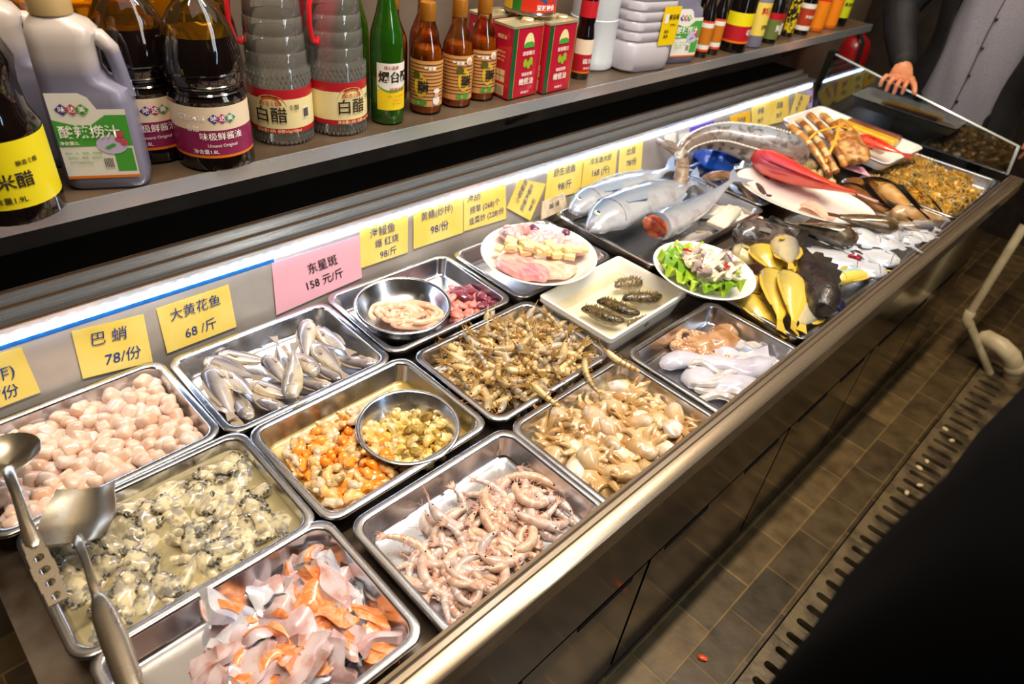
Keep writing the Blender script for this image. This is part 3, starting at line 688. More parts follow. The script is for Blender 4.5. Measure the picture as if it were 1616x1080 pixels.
# ------------------------------------------------------------------ fish plate
FPX, FPY, FPZ = -.211, .634, .828
def plate_mesh(r, h, foot, flat, name, m=WHITEC):
    g = G(); g.lathe([(foot - .006, -h), (foot, -h - .002), (foot + .002, -h + .004), (r * .84, -h * .42), (r - .003, -.004), (r, -.001), (r - .002, .0005), (r - .006, -.001), (r * .86, -h * .36), (flat, -h + .012), (flat * .5, -h + .010)], 48)
    return g.mesh(name, m, 60)
pl = place('round_plate', plate_mesh(.132, .040, .070, .085, 'round_plate'), None, (FPX, FPY, FPZ), (math.radians(2), 0, 0)); tag(pl, 'deep white round plate of fish slices and tofu in front of the notes', 'plate')
def surf(x, y): r = math.hypot(x, y); return FPZ - .028 if r < .085 else FPZ - .028 + (r - .085) / .045 * .024
FIL = [mat('fish_slice_%d' % k, c, .2, coat=.5, col2=c2, ns=28, ani=(1, 3, 1), nlo=.42, nhi=.66) for k, (c, c2) in enumerate((('eaa6a0', 'd9798c'), ('f6cdb4', 'f2ae98'), ('f0bcae', 'dc8e8c')))]
def slab(name, label, cat, pts, z, th, m, wav=.004, k=0):
    """a thick soft slice with the given outline"""
    cx = sum(p[0] for p in pts) / len(pts); cy = sum(p[1] for p in pts) / len(pts); g = G(); n = len(pts) * 4; out = []
    for i in range(n):
        t = i / 4; a = int(t) % len(pts); f = t - int(t); p0, p1, p2, p3 = pts[a - 1], pts[a], pts[(a + 1) % len(pts)], pts[(a + 2) % len(pts)]
        out.append(tuple(.5 * (2 * p1[j] + (p2[j] - p0[j]) * f + (2 * p0[j] - 5 * p1[j] + 4 * p2[j] - p3[j]) * f * f + (3 * p1[j] - p0[j] - 3 * p2[j] + p3[j]) * f ** 3) for j in (0, 1)))
    def ring(s, zz): return [((p[0] - cx) * s, (p[1] - cy) * s, zz + wav * math.sin(p[0] * 90 + k) * math.cos(p[1] * 70)) for p in out]
    g.loft([ring(.5, -th * .5), ring(.93, -th * .5), ring(1, 0), ring(.9, th * .42), ring(.6, th * .6), ring(.25, th * .62)])
    return tag(g.build(name, m, None, (cx, cy, z)), label, cat)
slab('fish_slice', 'purplish pink fish slice at the left of the white plate', 'fish slice', [(FPX + x, FPY + y) for x, y in ((-.032, -.104), (.012, -.112), (.058, -.094), (.082, -.060), (.060, -.030), (.012, -.052))], FPZ - .006, .016, FIL[0], k=1)
slab('fish_slice', 'peach coloured fish slice at the front of the white plate', 'fish slice', [(FPX + x, FPY + y) for x, y in ((.004, -.060), (.070, -.050), (.098, -.010), (.090, .035), (.050, .020), (.012, -.020))], FPZ - .010, .014, FIL[1], k=2)
slab('fish_slice', 'rosy fish slice under the tofu on the white plate', 'fish slice', [(FPX + x, FPY + y) for x, y in ((-.05, -.085), (-.01, -.09), (.03, -.05), (.01, -.01), (-.04, -.03))], FPZ - .012, .014, FIL[2], k=4)
TOF = mat('tofu', 'f6e8b4', .35, col2='efdc9c', ns=40, bump=.1, bs=90)
g = G(); g.rbox(.0105, .0125, -.006, .006, .002, .0012); tf = g.mesh('tofu_cube', TOF)
rng = random.Random(4)
for k in range(30):
    u = (k % 15) / 14; x = -.058 + .118 * u + .010 * math.sin(k * 2.1) + (k // 15) * .006; y = -.062 + .118 * u ** .9 + rng.uniform(-.016, .016) + (.014 if k // 15 else 0)
    tag(place('tofu_cube', tf, None, (FPX + x, FPY + y, FPZ + .004 + .010 * (k // 15) + .002 * (k % 2)), (rng.gauss(0, .12), rng.gauss(0, .12), rng.uniform(0, 3)), rng.uniform(.8, 1.05)), 'cream tofu cube in the row across the white plate', 'tofu', 'tofu cubes on the white plate')
CHK = [mat('pink_fish_chunk_%d' % k, c, .18, coat=.5, col2=c2, ns=36) for k, (c, c2) in enumerate((('f0c2c0', 'e79fa8'), ('ecaeb4', 'f5d4cc'), ('f3cfc6', 'e8a7a4')))]
cm = []
for k in range(5):
    g = G(); g.ball((0, 0, 0), (.019, .015, .012), 12, 8, 0, .45, 60, k, .85); cm.append(g.mesh('fish_chunk', CHK[k % 3]))
for k in range(34):
    a = 1.1 + 2.35 * ((k * .618) % 1) - .15; r = .035 + .066 * ((k * .37) % 1) ** .7; x, y = r * math.cos(a), r * math.sin(a)
    tag(place('fish_chunk', cm[k % 5], None, (FPX + x, FPY + y, FPZ - .006 + .012 * ((k * .71) % 1) + max(0, (r - .08)) * .2), (rng.gauss(0, .5), rng.gauss(0, .5), rng.uniform(0, 6)), rng.uniform(.8, 1.2)), 'pink fish chunk at the back of the white plate', 'fish chunk', 'pink fish chunks on the white plate')
PUR = mat('purple_skin_piece', '8a4a72', .2, coat=.5, col2='5e2c50', ns=50)
for k, (x, y) in enumerate(((-.07, .055), (-.010, .098), (-.088, -.02))):
    g = G(); g.ball((0, 0, 0), (.013, .010, .008), 10, 7, 0, .5, 70, k + 20)
    tag(g.build('fish_skin_piece', PUR if k < 2 else mat('grey_skin_piece', '9a8a90', .2, coat=.5), None, (FPX + x, FPY + y, FPZ + .012)), ('purple skinned fish piece at the back right of the white plate', 'purple skinned fish piece at the right rim of the white plate', 'grey skinned fish piece at the back left of the white plate')[k], 'fish piece')
# ------------------------------------------------------------------ white box of sea cucumbers
bx = thing('plastic_box', 'white plastic box holding sea cucumbers in water', 'box', (-.0218, .684, .738), (0, 0, math.radians(1.5)))
g = G(); a, b, h = .098, .142, .060
g.loft([rr_loop(a - .016, b - .016, .008, 0, 3), rr_loop(a - .004, b - .004, .008, h - .012, 3), rr_loop(a, b, .008, h - .011, 3), rr_loop(a, b, .008, h, 3), rr_loop(a - .006, b - .006, .006, h, 3), rr_loop(a - .010, b - .010, .006, h - .006, 3), rr_loop(a - .022, b - .022, .006, .004, 3)])
g.build('box_shell', WHITEP, bx)
CUC = mat('sea_cucumber_skin', '5c4a2a', .3, coat=.3, col2='2c2416', ns=60, bump=.4, bs=120); CUL = mat('pale_cucumber_skin', '8d7b58', .3, coat=.3, col2='6a5838', ns=60, bump=.4, bs=120)
SPK = mat('cucumber_spike', '8a7646', .35)
def cucumber(x0, y0, x1, y1, z, r, lab, pale=False):
    t = thing('sea_cucumber', lab, 'sea cucumber', ((x0 + x1) / 2, (y0 + y1) / 2, z), (0, 0, math.atan2(y1 - y0, x1 - x0))); L = math.hypot(x1 - x0, y1 - y0)
    g = G(); n = 14; P = [(-L / 2 + L * i / n, .004 * math.sin(i * .5), .0015 * math.sin(i)) for i in range(n + 1)]; R_ = [r * (math.sin(PI * (i + .7) / (n + 1.4)) ** .45) * (1 + .06 * math.sin(i * 2.3)) for i in range(n + 1)]
    g.tube(P, R_, 14, 0, 1, .85); g.build('body', CUL if pale else CUC, t)
    g = G(); rg = random.Random(int(x0 * 1e4))
    for i in range(1, n, 1):
        for q in range(5):
            a = PI * (.08 + .84 * (q + .5 * (i % 2)) / 5); p = Vector(P[i]); d = Vector((rg.uniform(-.3, .3), math.cos(a), math.sin(a) * .9)).normalized()
            g.tube([tuple(p + d * R_[i] * .85), tuple(p + d * (R_[i] + .0045))], [.0021, .0004], 5)
    g.build('spikes', CUL if pale else SPK, t)
c2 = lambda sx, sy: None
cucumber(-.066, .752, -.044, .828, .768, .0150, 'pale brown sea cucumber alone at the back of the white box', True)
cucumber(-.052, .618, .030, .652, .767, .0165, 'dark sea cucumber nearest the prawns in the white box')
cucumber(-.050, .668, .034, .702, .768, .0160, 'dark sea cucumber in the middle of the white box')
cucumber(-.020, .722, .024, .800, .769, .0165, 'dark sea cucumber toward the salad plate in the white box')
cucumber(.052, .650, .054, .712, .764, .0115, 'pale speckled sea cucumber along the front wall of the white box', True)
g = G(); g.loft([rr_loop(.083, .127, .006, .0295, 3), rr_loop(.0835, .1275, .006, .031, 3)], False, True); tag(g.build('box_water', clear('box_water', 'fffbee', .2, .02, .03, .06, 'f2e8c8'), None, (-.0218, .684, .738), (0, 0, math.radians(1.5))), 'clear water around the sea cucumbers in the white box', 'water', kind='stuff')
# ------------------------------------------------------------------ salad plate
SX, SY, SZP = .059, .903, .826
tag(place('round_plate', plate_mesh(.119, .036, .066, .085, 'salad_plate'), None, (SX, SY, SZP), (0, math.radians(3), 0)), 'white round plate of fish salad on green lettuce', 'plate')
LET = mat('lettuce_leaf', 'b4cc34', .35, col2='74a424', ns=28, coat=.2, bump=.25, bs=70); LEY = mat('pale_lettuce_leaf', 'd8e070', .35, col2='a8c83c', ns=28, coat=.2, bump=.25, bs=70)
for k, (a, rr_, w) in enumerate(((2.5, .078, .05), (3.2, .075, .055), (3.9, .078, .05), (4.6, .075, .055), (5.3, .078, .052), (5.9, .076, .048), (1.9, .070, .042), (.4, .080, .03), (4.2, .055, .05))):
    g = G()
    def fn(u, v, k=k, w=w): 
        p = (u - .5) * 2; q = v; e = q ** 2
        return (.012 + q * w * 1.05, p * w * 1.2 * (.45 + .55 * q) * (1 - .25 * q * abs(p)), .010 * q + e * .012 * math.sin(p * 9 + k) + .006 * math.sin(p * 15 + q * 8 + k) * q)
    g.grid(fn, 22, 8, 0, .0012)
    tag(g.build('lettuce_leaf', LET if k % 3 else LEY, None, (SX + (rr_ - .045) * math.cos(a), SY + (rr_ - .045) * math.sin(a), SZP - .012 + .001 * (k % 3)), (0, -.1, a)), 'frilly green lettuce leaf lining the salad plate', 'lettuce', 'lettuce leaves under the fish salad')
SAL = [mat('salad_fish_%d' % k, c, .2, coat=.4, col2=c2, ns=45, nlo=.45, nhi=.6) for k, (c, c2) in enumerate((('efe2c4', 'd9c2a0'), ('e8dccb', '7d6a66'), ('f2ead6', 'c3aa90'), ('b7a099', '6b5458')))]
for k in range(26):
    a = k * 2.399; r = .062 * math.sqrt((k + .5) / 26); g = G(); rg = random.Random(k)
    g.grid(lambda u, v, k=k: ((u - .5) * .031, (v - .5) * .022 * (1 - .3 * abs(u - .5)), .007 * math.sin(u * 3 + k) + .005 * math.cos(v * 4 + k)), 8, 6, 0, .007)
    tag(g.build('salad_fish_piece', SAL[k % 4], None, (SX + .012 + r * math.cos(a), SY + .010 + r * math.sin(a), SZP + .012 + .008 * rg.random()), (rg.gauss(0, .35), rg.gauss(0, .35), rg.uniform(0, 6))), 'grey and cream fish piece in the salad', 'fish piece', 'fish pieces in the salad')
CHI = mat('red_chili', 'cf2014', .2, coat=.5)
for k, (x, y, w) in enumerate(((-.048, -.012, 'left edge'), (.050, .000, 'front edge'))):
    g = G(); g.tube([(-.010, 0, 0), (0, .002, .002), (.010, -.001, 0)], [.003, .0045, .002], 8); tag(g.build('chili_piece', CHI, None, (SX + x, SY + y, SZP + .028), (0, 0, k + .4)), 'red chili piece near the %s of the salad' % w, 'chili')
# ------------------------------------------------------------------ salmon trimmings
SAO = mat('salmon_flesh', 'e88a4a', .2, coat=.4, col2='f0b088', ns=60, ani=(1, 1, 6), nlo=.45, nhi=.6); SAW = mat('salmon_fat', 'd6c4c8', .22, coat=.4, col2='bc8878', ns=32, nlo=.48, nhi=.7); SAK = mat('salmon_skin', '3a3940', .2, coat=.5, col2='7a7c88', ns=60); SAP = mat('salmon_belly', 'c49c9c', .22, coat=.4, col2='d8cad4', ns=30); SAB = mat('salmon_silver', 'c8cbe0', .2, .2, coat=.5, col2='e9e9f2', ns=30)
sa = []
for k in range(9):
    rng = random.Random(k + 70); t = thing('salmon_trimming', 'x', 'salmon'); L, Wd = .050 + .018 * (k % 3), .020 + .007 * (k % 2)
    def shape(u, v, k=k, L=L, Wd=Wd): 
        w = Wd * (.45 + .55 * math.sin(PI * (u * .8 + .15))) * (1 + .25 * math.sin(u * 9 + k))
        return ((u - .5) * L, (v - .5) * w * 2 + .010 * math.sin(u * 4 + k), .009 * math.sin(u * 3.2 + k) + .006 * math.sin(v * 3.4 + k * 2) + .010 * math.sin(PI * v) * math.sin(PI * min(1, max(0, u))))
    g = G(); g.grid(shape, 10, 6, 0, .013); g.build('flesh', (SAW, SAP, SAO, SAB, SAW)[k % 5], t)
    g = G(); g.grid(lambda u, v: tuple(Vector(shape(u, .1 + .8 * v)) - Vector((0, 0, .0135))), 10, 5, 0, .002); g.build('skin', (SAK, SAB, SAW)[k % 3], t)
    if k % 2 == 0:
        g = G(); g.grid(lambda u, v: tuple(Vector(shape(.12 + .7 * u, .30 + .32 * v)) + Vector((0, 0, .0022))), 8, 4, 0, .0035); g.build('orange_meat', SAO, t)
    sa.append(t)
hp = Heap(.104, .145, -.038, 71)
pile('salmon', sa, 62, hp, .027, .012, 'salmon trimming with white fat and orange flesh in the front left tray', 'salmon trimmings in the front left tray', 'salmon_trimming', 'salmon', sc=(.8, 1.2), tilt=.45, fill=.6, seed=6, region=lambda x, y: (y > -.06 - x * .4), mound=lambda x, y: .03 - 1.6 * (x + .01) ** 2 - .6 * (y - .06) ** 2, lim=(.108, .148))
g = G(); g.ball((0, 0, 0), (.026, .015, .011), 14, 9, 0, .2, 60, 3); tag(g.build('salmon_skin_roll', mat('spotted_skin', '3c3630', .3, coat=.3, col2='8d8278', ns=110), None, T('salmon', -.062, .104, -.012), (0, 0, 1.2)), 'dark speckled skin roll at the back of the salmon tray', 'salmon skin')
# ------------------------------------------------------------------ baby octopus
def bigrad(nm, stops, rough=.16, col2=None): return mat(nm, 'ffffff', rough, grad=('X', stops), coat=.6, col2=col2, ns=40, nlo=.55, nhi=.8)
OCM = [bigrad('baby_octopus_%d' % k, s, col2=c) for k, (s, c) in enumerate(((((0, 'c09660'), (.45, 'ae8450'), (.66, 'c8a67a'), (1, 'ddcdb8')), 'a87a3c'), (((0, 'd2aa70'), (.5, 'dabf95'), (.75, 'e6d6c0'), (1, 'ecebea')), 'b48a50'), (((0, 'b08a58'), (.5, 'c4a06a'), (.75, 'cdb084'), (1, 'd8c4a0')), '8a6a3a')))]
oc = []
for k in range(7):
    rng = random.Random(k + 90); g = G(); g.ball((.024, 0, .004), (.026, .0172, .0140), 18, 12, 0, .26, 60, k); g.ball((.004, 0, .002), (.010, .010, .008), 10, 7)
    for q in range(6):
        a = PI + (q - 2.5) * .42 + rng.uniform(-.1, .1); P = []; R_ = []; bend = rng.uniform(-1.4, 1.4); x, y = .004 + .005 * math.cos(a), .006 * math.sin(a)
        for i in range(9):
            P.append((x, y, .001 + .004 * math.sin(i * .9 + q))); R_.append(.0092 * (1 - i / 11)); x += .0056 * math.cos(a); y += .0056 * math.sin(a); a += bend * .14 * (1 + i * .15)
        g.tube(P, R_, 7, 0, 1, .8)
    oc.append(g.mesh('baby_octopus', OCM[k % 3]))
hp = Heap(.102, .142, -.040, 81)
pile('octo', oc, 62, hp, .025, .0135, 'tan and white baby octopus tangled in the tray by the rail', 'baby octopuses in the front tray', 'baby_octopus', 'octopus', sc=(.85, 1.2), tilt=.3, fill=.62, seed=17, region=lambda x, y: not (x > .03 and y < -.12), lim=(.106, .146))
liquid('octo', .1025, .1425, -.0225, clear('octopus_water', 'f2ecd8', .2, .03, .05, .12, 'c9b98a'), 'octopus_water', 'thin cloudy water around the baby octopuses', 'water')
# ------------------------------------------------------------------ large octopus and white cuttlefish
t = thing('octopus', 'tan octopus with pink arms at the back of the squid tray', 'octopus', (.185, .735, .742))
OCT = mat('octopus_skin', 'c49a72', .15, coat=.6, col2='9a6a44', ns=26, nlo=.4, nhi=.65)
g = G(); g.ball((.012, .055, .020), (.034, .050, .017), 24, 14, 0, .30, 45, 2); g.ball((-.004, .005, .018), (.026, .028, .015), 16, 10, 0, .25, 50, 4); g.ball((.035, .03, .012), (.022, .030, .011), 14, 9, 0, .3, 50, 6)
arms = []
for q in range(9):
    P = []; a = -3.4 + q * .44; x, y = .012 * math.cos(a), -.004 + .014 * math.sin(a); R_ = []
    for i in range(16): P.append((x, y, .012 + .009 * math.sin(i * .55 + q * 1.3) * (1 - i / 18))); R_.append(.0125 * (1 - i / 18)); x += .0078 * math.cos(a); y += .0078 * math.sin(a); a += (.22 if q % 2 else -.20) * (1 + .12 * i)
    g.tube(P, R_, 9); arms.append((P, R_))
g.build('body', OCT, t)
g = G()
for P, R_ in arms:
    for i in range(2, 15):
        for s in (-1, 1): g.ball((P[i][0] + s * R_[i] * .35, P[i][1] + s * .2 * R_[i], P[i][2] + R_[i] * .85), (R_[i] * .36, R_[i] * .36, R_[i] * .25), 6, 4)
sk = g.build('suckers', mat('octopus_sucker', 'e8b294', .2, coat=.5), t); sk['kind'] = 'stuff'
CUT = mat('cuttlefish_white', 'c4c2ce', .14, coat=.7, col2='aaa4b6', ns=22, nlo=.5, nhi=.75, sss=.1); CUT2 = mat('cuttlefish_cream', 'ccc4c2', .14, coat=.7, col2='b2a8a4', ns=22)
t = thing('cuttlefish', 'long white cuttlefish mantle lying beside the tan octopus', 'cuttlefish', (.235, .705, .757), (0, 0, .9))
g = G(); P = [(-.105 + .21 * i / 14, .014 * math.sin(i * .45), .003 * math.sin(i)) for i in range(15)]; g.tube(P, [.018, .021, .023, .023, .022, .021, .021, .022, .023, .025, .026, .027, .027, .026, .022], 16, 0, 1, .72); g.build('mantle', CUT, t)
g = G(); g.grid(lambda u, v: (-.02 + .125 * u, .018 + .026 * v + .006 * math.sin(u * 12), .002 + .006 * math.sin(u * 14 + v * 3) - .008 * v), 24, 6, 0, .003); g.build('fin', CUT2, t)
t = thing('cuttlefish', 'white cuttlefish with folded arms nearest the rail in its tray', 'cuttlefish', (.268, .66, .752), (0, 0, .75))
g = G(); g.ball((.035, -.012, .004), (.060, .038, .020), 22, 12, 0, .22, 38, 6); g.ball((-.035, .004, .002), (.036, .034, .016), 16, 10, 0, .3, 45, 8); g.build('mantle', CUT, t)
for q in range(6):
    P = [(-.055 + .012 * i, .035 - .018 * q + .008 * math.sin(i * .9 + q), .010 + .006 * math.sin(i * .8 + q * 2)) for i in range(9)]; g = G(); g.tube(P, [.004, .007, .008, .0085, .008, .008, .007, .006, .004], 8); g.build('arm', CUT2, t)
t = thing('cuttlefish', 'flat white cuttlefish flap at the far end of the squid tray', 'cuttlefish', (.262, .775, .756), (0, 0, .9))
g = G(); g.grid(lambda u, v: ((u - .5) * .12, (v - .5) * .07 * (1 - .5 * (u - .5) ** 2), .010 * math.sin(u * 7) + .006 * math.sin(v * 9 + u * 5)), 20, 10, 0, .006); g.build('flap', CUT, t)
g = G(); g.grid(lambda u, v: ((u - .5) * .12, .036 + .016 * v + .004 * math.sin(u * 20), .004 + .004 * math.sin(u * 22 + v * 2)), 26, 4, 0, .002); g.build('frill', CUT2, t)
# ------------------------------------------------------------------ long silver mackerel
MACK = mat('mackerel_skin', 'c8ccd6', .2, .25, grad=('Z', [(0, 'dcdee2'), (.35, 'c8ccd4'), (.62, '98a6ba'), (.85, '5c7290'), (1, '485a74')]), col2='b0b0b8', ns=26, nlo=.5, nhi=.75, coat=.5)
MACF = mat('mackerel_fin', '8f9cae', .3)
MP = [(0, .14), (.03, .36), (.09, .66), (.18, .90), (.40, 1.0), (.60, .92), (.78, .62), (.90, .30), (.96, .17), (1.0, .2)]
lay(fish('spanish_mackerel', 'thick silver mackerel in front, its head toward the white plate', 'fish', .68, .118, .066, MACK, MACF, fork=.6, prof=MP, dors=.10, eye=.18, bend=-.12), -.250, .862, -.300, 1.515, .806, 78, -2)
lay(fish('spanish_mackerel', 'silver mackerel lying along the back panel behind the thicker one', 'fish', .60, .100, .060, MACK, MACF, fork=.6, prof=MP, dors=.08, eye=.18), -.330, .885, -.372, 1.45, .806, 75, -2)
t = fish('headless_fish', 'slim silver fish with its head cut off, in front of the mackerel', 'fish', .54, .085, .065, MACK, MACF, fork=.45, prof=[(0, .97), (.1, 1.0), (.3, .98), (.55, .78), (.75, .5), (.9, .26), (1, .16)], dors=0, pect=False, anal=False, eye=.001, bend=.2, gill=False)
for c in list(t.children):
    if c.name.startswith(('eye', 'mouth')):
        for d in list(c.children): bpy.data.objects.remove(d)
        bpy.data.objects.remove(c)
g = G(); g.ball((.27, .0135, 0), (.006, .028, .036), 14, 8, 0, .15, 60, 3); g.build('cut_face', mat('cut_fish_flesh', 'd9744a', .2, coat=.4, col2='8a2f20', ns=45), t)
lay(t, -.128, .962, -.190, 1.485, .802, 80, -4)
FLT = mat('white_fish_fillet', 'ece2d4', .25, coat=.3, col2='dacbb8', ns=26)
def fillet(lab, x, y, z, L, Wd, th, rz, tl=0):
    t = thing('fish_fillet', lab, 'fish fillet', (x, y, z), (0, tl, rz))
    g = G(); g.rbox(L / 2, Wd / 2, 0, th, .006, .004); 
    for i, (a, b, c) in enumerate(g.v): g.v[i] = (a, b * (1 - .25 * (a / L)), c + .004 * math.sin(a * 40))
    g.build('flesh', FLT, t); g = G(); g.rbox(L / 2 - .001, Wd / 2 - .001, -.0018, .0006, .006, .0006); g.build('skin', MACF, t)
fillet('pale fish fillet at the back of the mackerel tray, beside the slim fish', -.150, 1.345, .746, .13, .055, .018, .9)
fillet('pale fish fillet lying across the others in the mackerel tray', -.105, 1.29, .766, .15, .05, .016, 1.75)
fillet('pale fish fillet at the corner of the mackerel tray nearest the rockfish', -.085, 1.36, .748, .12, .045, .016, .6)
lay(fish('small_flat_fish', 'small grey fish by the fillets in the mackerel tray', 'fish', .17, .055, .028, SILV, SILF, fork=.2, dors=.15), -.085, 1.19, -.118, 1.04, .757, 85)
# ------------------------------------------------------------------ yellow croakers and rockfish
YEL = [mat('yellow_croaker_%d' % k, 'd8b030', .2, .1, grad=('Z', [(0, a), (.4, b), (.75, c), (1, d)]), col2=e, ns=60, nlo=.5, nhi=.8, coat=.5, bump=.15, bs=220) for k, (a, b, c, d, e) in enumerate((('ecb81c', 'e8c43c', 'd0b454', 'a69248', 'd8b440'), ('f0cc3c', 'e8cc50', 'd2bc60', 'a89850', 'dcc050'), ('d9c690', 'c4b48c', '9a9284', '6a665e', 'a59a84')))]
YEF = mat('yellow_fin', 'c8a840', .3, coat=.3)
YP = [(0, .30), (.04, .55), (.12, .80), (.22, .97), (.35, 1.0), (.52, .92), (.70, .66), (.84, .38), (.94, .18), (1.0, .17)]
def yc(lab, x0, y0, x1, y1, z, m, H=.075, roll=90, L=None, W_=.048):
    L = (L or math.hypot(x0 - x1, y0 - y1)) * .98; H *= 1.16; return lay(fish('yellow_croaker', lab, 'fish', L, H, W_, YEL[m], YEF, 'yellow croakers in the wide tray', fork=.05, prof=YP, dors=.10, tailw=.32, bend=.10), x0, y0, x1, y1, z, roll)
yc('yellow croaker with a raised greenish back, left of the brightest one', .150, 1.085, .285, .872, .803, 0, .078, -70)
yc('widest, brightest yellow croaker lying belly up by the rail', .192, 1.085, .308, .890, .804, 1, .090, -55, W_=.06)
yc('greyish croaker nearest the front rail, right of the brightest one', .240, 1.075, .310, .905, .790, 2, .078, 100)
yc('yellow croaker along the near edge of its tray under the salad plate', .135, .965, .290, .905, .770, 0, .070, -75)
yc('plump yellow croaker behind the pile, right of the salad plate', .060, 1.175, .175, 1.085, .795, 0, .080, -80)
yc('dull grey croaker on top, head toward the dark rockfish', .095, 1.21, .190, 1.075, .824, 2, .060, 80)
yc('yellow croaker half covered by the salad plate', .100, .985, .190, 1.075, .780, 1, .070, -85)
yc('yellow croaker whose tail shows beside the black rockfish', .105, 1.235, .215, 1.105, .790, 0, .060, 95)
yc('pale croaker head poking out behind the salad plate', .020, 1.105, .120, 1.16, .785, 2, .060, 90)
ROC = mat('rockfish_skin', '3c332e', .36, grad=('Z', [(0, '5a4c46'), (.5, '382f2c'), (1, '211c1c')]), col2='1d191c', ns=34, nlo=.45, nhi=.62, coat=.25, bump=.6, bs=110); ROF = mat('rockfish_fin', '2a2624', .3, coat=.4)
RP = [(0, .42), (.05, .64), (.14, .88), (.26, 1.0), (.42, .92), (.60, .68), (.76, .44), (.88, .27), (.95, .2), (1.0, .24)]
lay(fish('black_rockfish', 'large black rockfish with a spiny back, head toward the rail', 'fish', .36, .088, .072, ROC, ROF, fork=-.1, prof=RP, dors=.30, spiny=True, tailw=.8, eye=.12), .300, 1.020, .118, 1.262, .815, -55)
lay(fish('grey_rockfish', 'mottled grey rockfish at the back of the croaker tray', 'fish', .24, .085, .06, mat('grey_rockfish_skin', '6a5e58', .2, col2='38302e', ns=30, nlo=.42, nhi=.6, coat=.7), ROF, fork=-.1, prof=RP, dors=.2, spiny=True, tailw=.7), .012, 1.155, .118, 1.325, .815, 65)
lay(fish('brown_flathead', 'brown fish with a lifted tail beyond the grey rockfish', 'fish', .22, .065, .055, mat('brown_flathead_skin', '6b5a44', .25, col2='3d3226', ns=36, coat=.5), ROF, fork=-.1, prof=RP, dors=.2, tailw=1.2), .185, 1.355, .060, 1.295, .828, 50)
lay(fish('purple_rockfish', 'bluish purple dark fish pressed against the rail', 'fish', .15, .07, .05, mat('purple_rockfish_skin', '3c3860', .2, col2='1f2038', ns=40, coat=.7), ROF, fork=-.1, prof=RP, dors=.25, spiny=True), .302, 1.085, .250, 1.205, .780, 70)
PAM = mat('white_pomfret_skin', 'e4e4ea', .15, .2, grad=('Z', [(0, 'f4f2f0'), (.5, 'e2e4ea'), (1, 'aeb6c4')]), col2='d2d4de', ns=20, coat=.6); PAF = mat('pomfret_fin', 'b9c2cf', .25, coat=.3)
PP = [(0, .20), (.06, .48), (.16, .80), (.30, 1.0), (.46, .98), (.62, .80), (.78, .48), (.90, .18), (.95, .12), (1.0, .14)]
lay(fish('white_pomfret', 'white fish with a pale belly behind the black rockfish', 'fish', .22, .10, .04, PAM, PAF, fork=.5, prof=PP, dors=.2), .262, 1.330, .105, 1.285, .785, 85)
lay(fish('white_pomfret', 'white fish at the far front corner of the croaker tray', 'fish', .15, .085, .035, PAM, PAF, fork=.5, prof=PP, dors=.2), .300, 1.345, .215, 1.305, .785, 85)
lay(fish('yellow_striped_fish', 'pale blue fish with a yellow back against the rail', 'fish', .20, .062, .035, mat('blue_yellow_skin', 'a8c8c8', .2, grad=('Z', [(0, 'bfe0e4'), (.5, '9cc8cc'), (.7, 'd8d070'), (1, 'd8b840')]), coat=.5), YEF, fork=.5, dors=.12), .245, 1.205, .305, 1.375, .785, -80)
g = G(); g.tube([(-.012, 0, 0), (0, .003, .002), (.014, 0, 0)], [.006, .010, .006], 8); tag(g.build('fish_gill', mat('gill_red', '8a1c2c', .2, coat=.5), None, (.246, 1.318, .806), (0, 0, .4)), 'small dark red gill piece on the white fish', 'fish gill')
# ------------------------------------------------------------------ pomfret and bagged brown fish
BRF = [mat('brown_fish_skin_%d' % k, a, .15, col2=b, ns=30, coat=.8) for k, (a, b) in enumerate((('8a5e2c', '6a4420'), ('e4cfa0', 'd2a868'), ('c8a880', 'a8865c'), ('6c5638', '4a3a26')))]
TUB = [(0, .35), (.05, .6), (.14, .9), (.3, 1), (.6, .95), (.8, .75), (.93, .5), (1, .42)]
def bf(lab, x0, y0, x1, y1, z, m, H, roll=85): return lay(fish('bagged_fish', lab, 'fish', math.hypot(x0 - x1, y0 - y1), H, H * .85, BRF[m], ROF if m == 3 else SILF, fork=0, prof=TUB, dors=.08, tailw=.6, pect=False, gill=False), x0, y0, x1, y1, z, roll)
bf('amber brown fish in the tray right of the red grouper dish', .010, 1.80, .215, 1.70, .795, 0, .085)
bf('pale yellow fish with a blunt head, on top of the amber brown ones', .110, 1.815, .240, 1.740, .818, 1, .055)
bf('long tan fish reaching to the front rail, beside the spiny creatures', .195, 1.690, .318, 1.812, .805, 2, .060)
bf('olive brown fish whose head sticks out below the grouper dish', .258, 1.560, .100, 1.470, .822, 3, .058)
bf('amber fish half hidden behind the pale yellow one', .040, 1.86, .170, 1.82, .790, 0, .060)
for k, (x0, y0, x1, y1, z, lab) in enumerate(((.170, 1.475, .285, 1.455, .800, 'white pomfret nearest the croaker tray, under the olive brown fish'), (.272, 1.570, .175, 1.520, .800, 'bluish white pomfret in the middle of its tray'), (.285, 1.625, .312, 1.770, .786, 'white pomfret by the rail, under the long tan fish'), (.312, 1.440, .210, 1.420, .785, 'white pomfret in the near front corner of its tray'), (.235, 1.490, .312, 1.545, .797, 'white pomfret lying head inward against the rail'), (.262, 1.565, .308, 1.700, .786, 'pale pomfret low beside the rail'), (.100, 1.460, .205, 1.425, .788, 'grey white pomfret at the back left of its tray'))):
    lay(fish('white_pomfret', lab, 'fish', max(.13, math.hypot(x0 - x1, y0 - y1)), .085, .030, PAM, PAF, fork=.5, prof=PP, dors=.2), x0, y0, x1, y1, z, 84 + 3 * k)
lay(fish('grey_fish', 'steel grey fish between the pomfrets and the long tan fish', 'fish', .14, .05, .035, SILV, SILF, fork=.2), .305, 1.725, .225, 1.620, .800, 88)
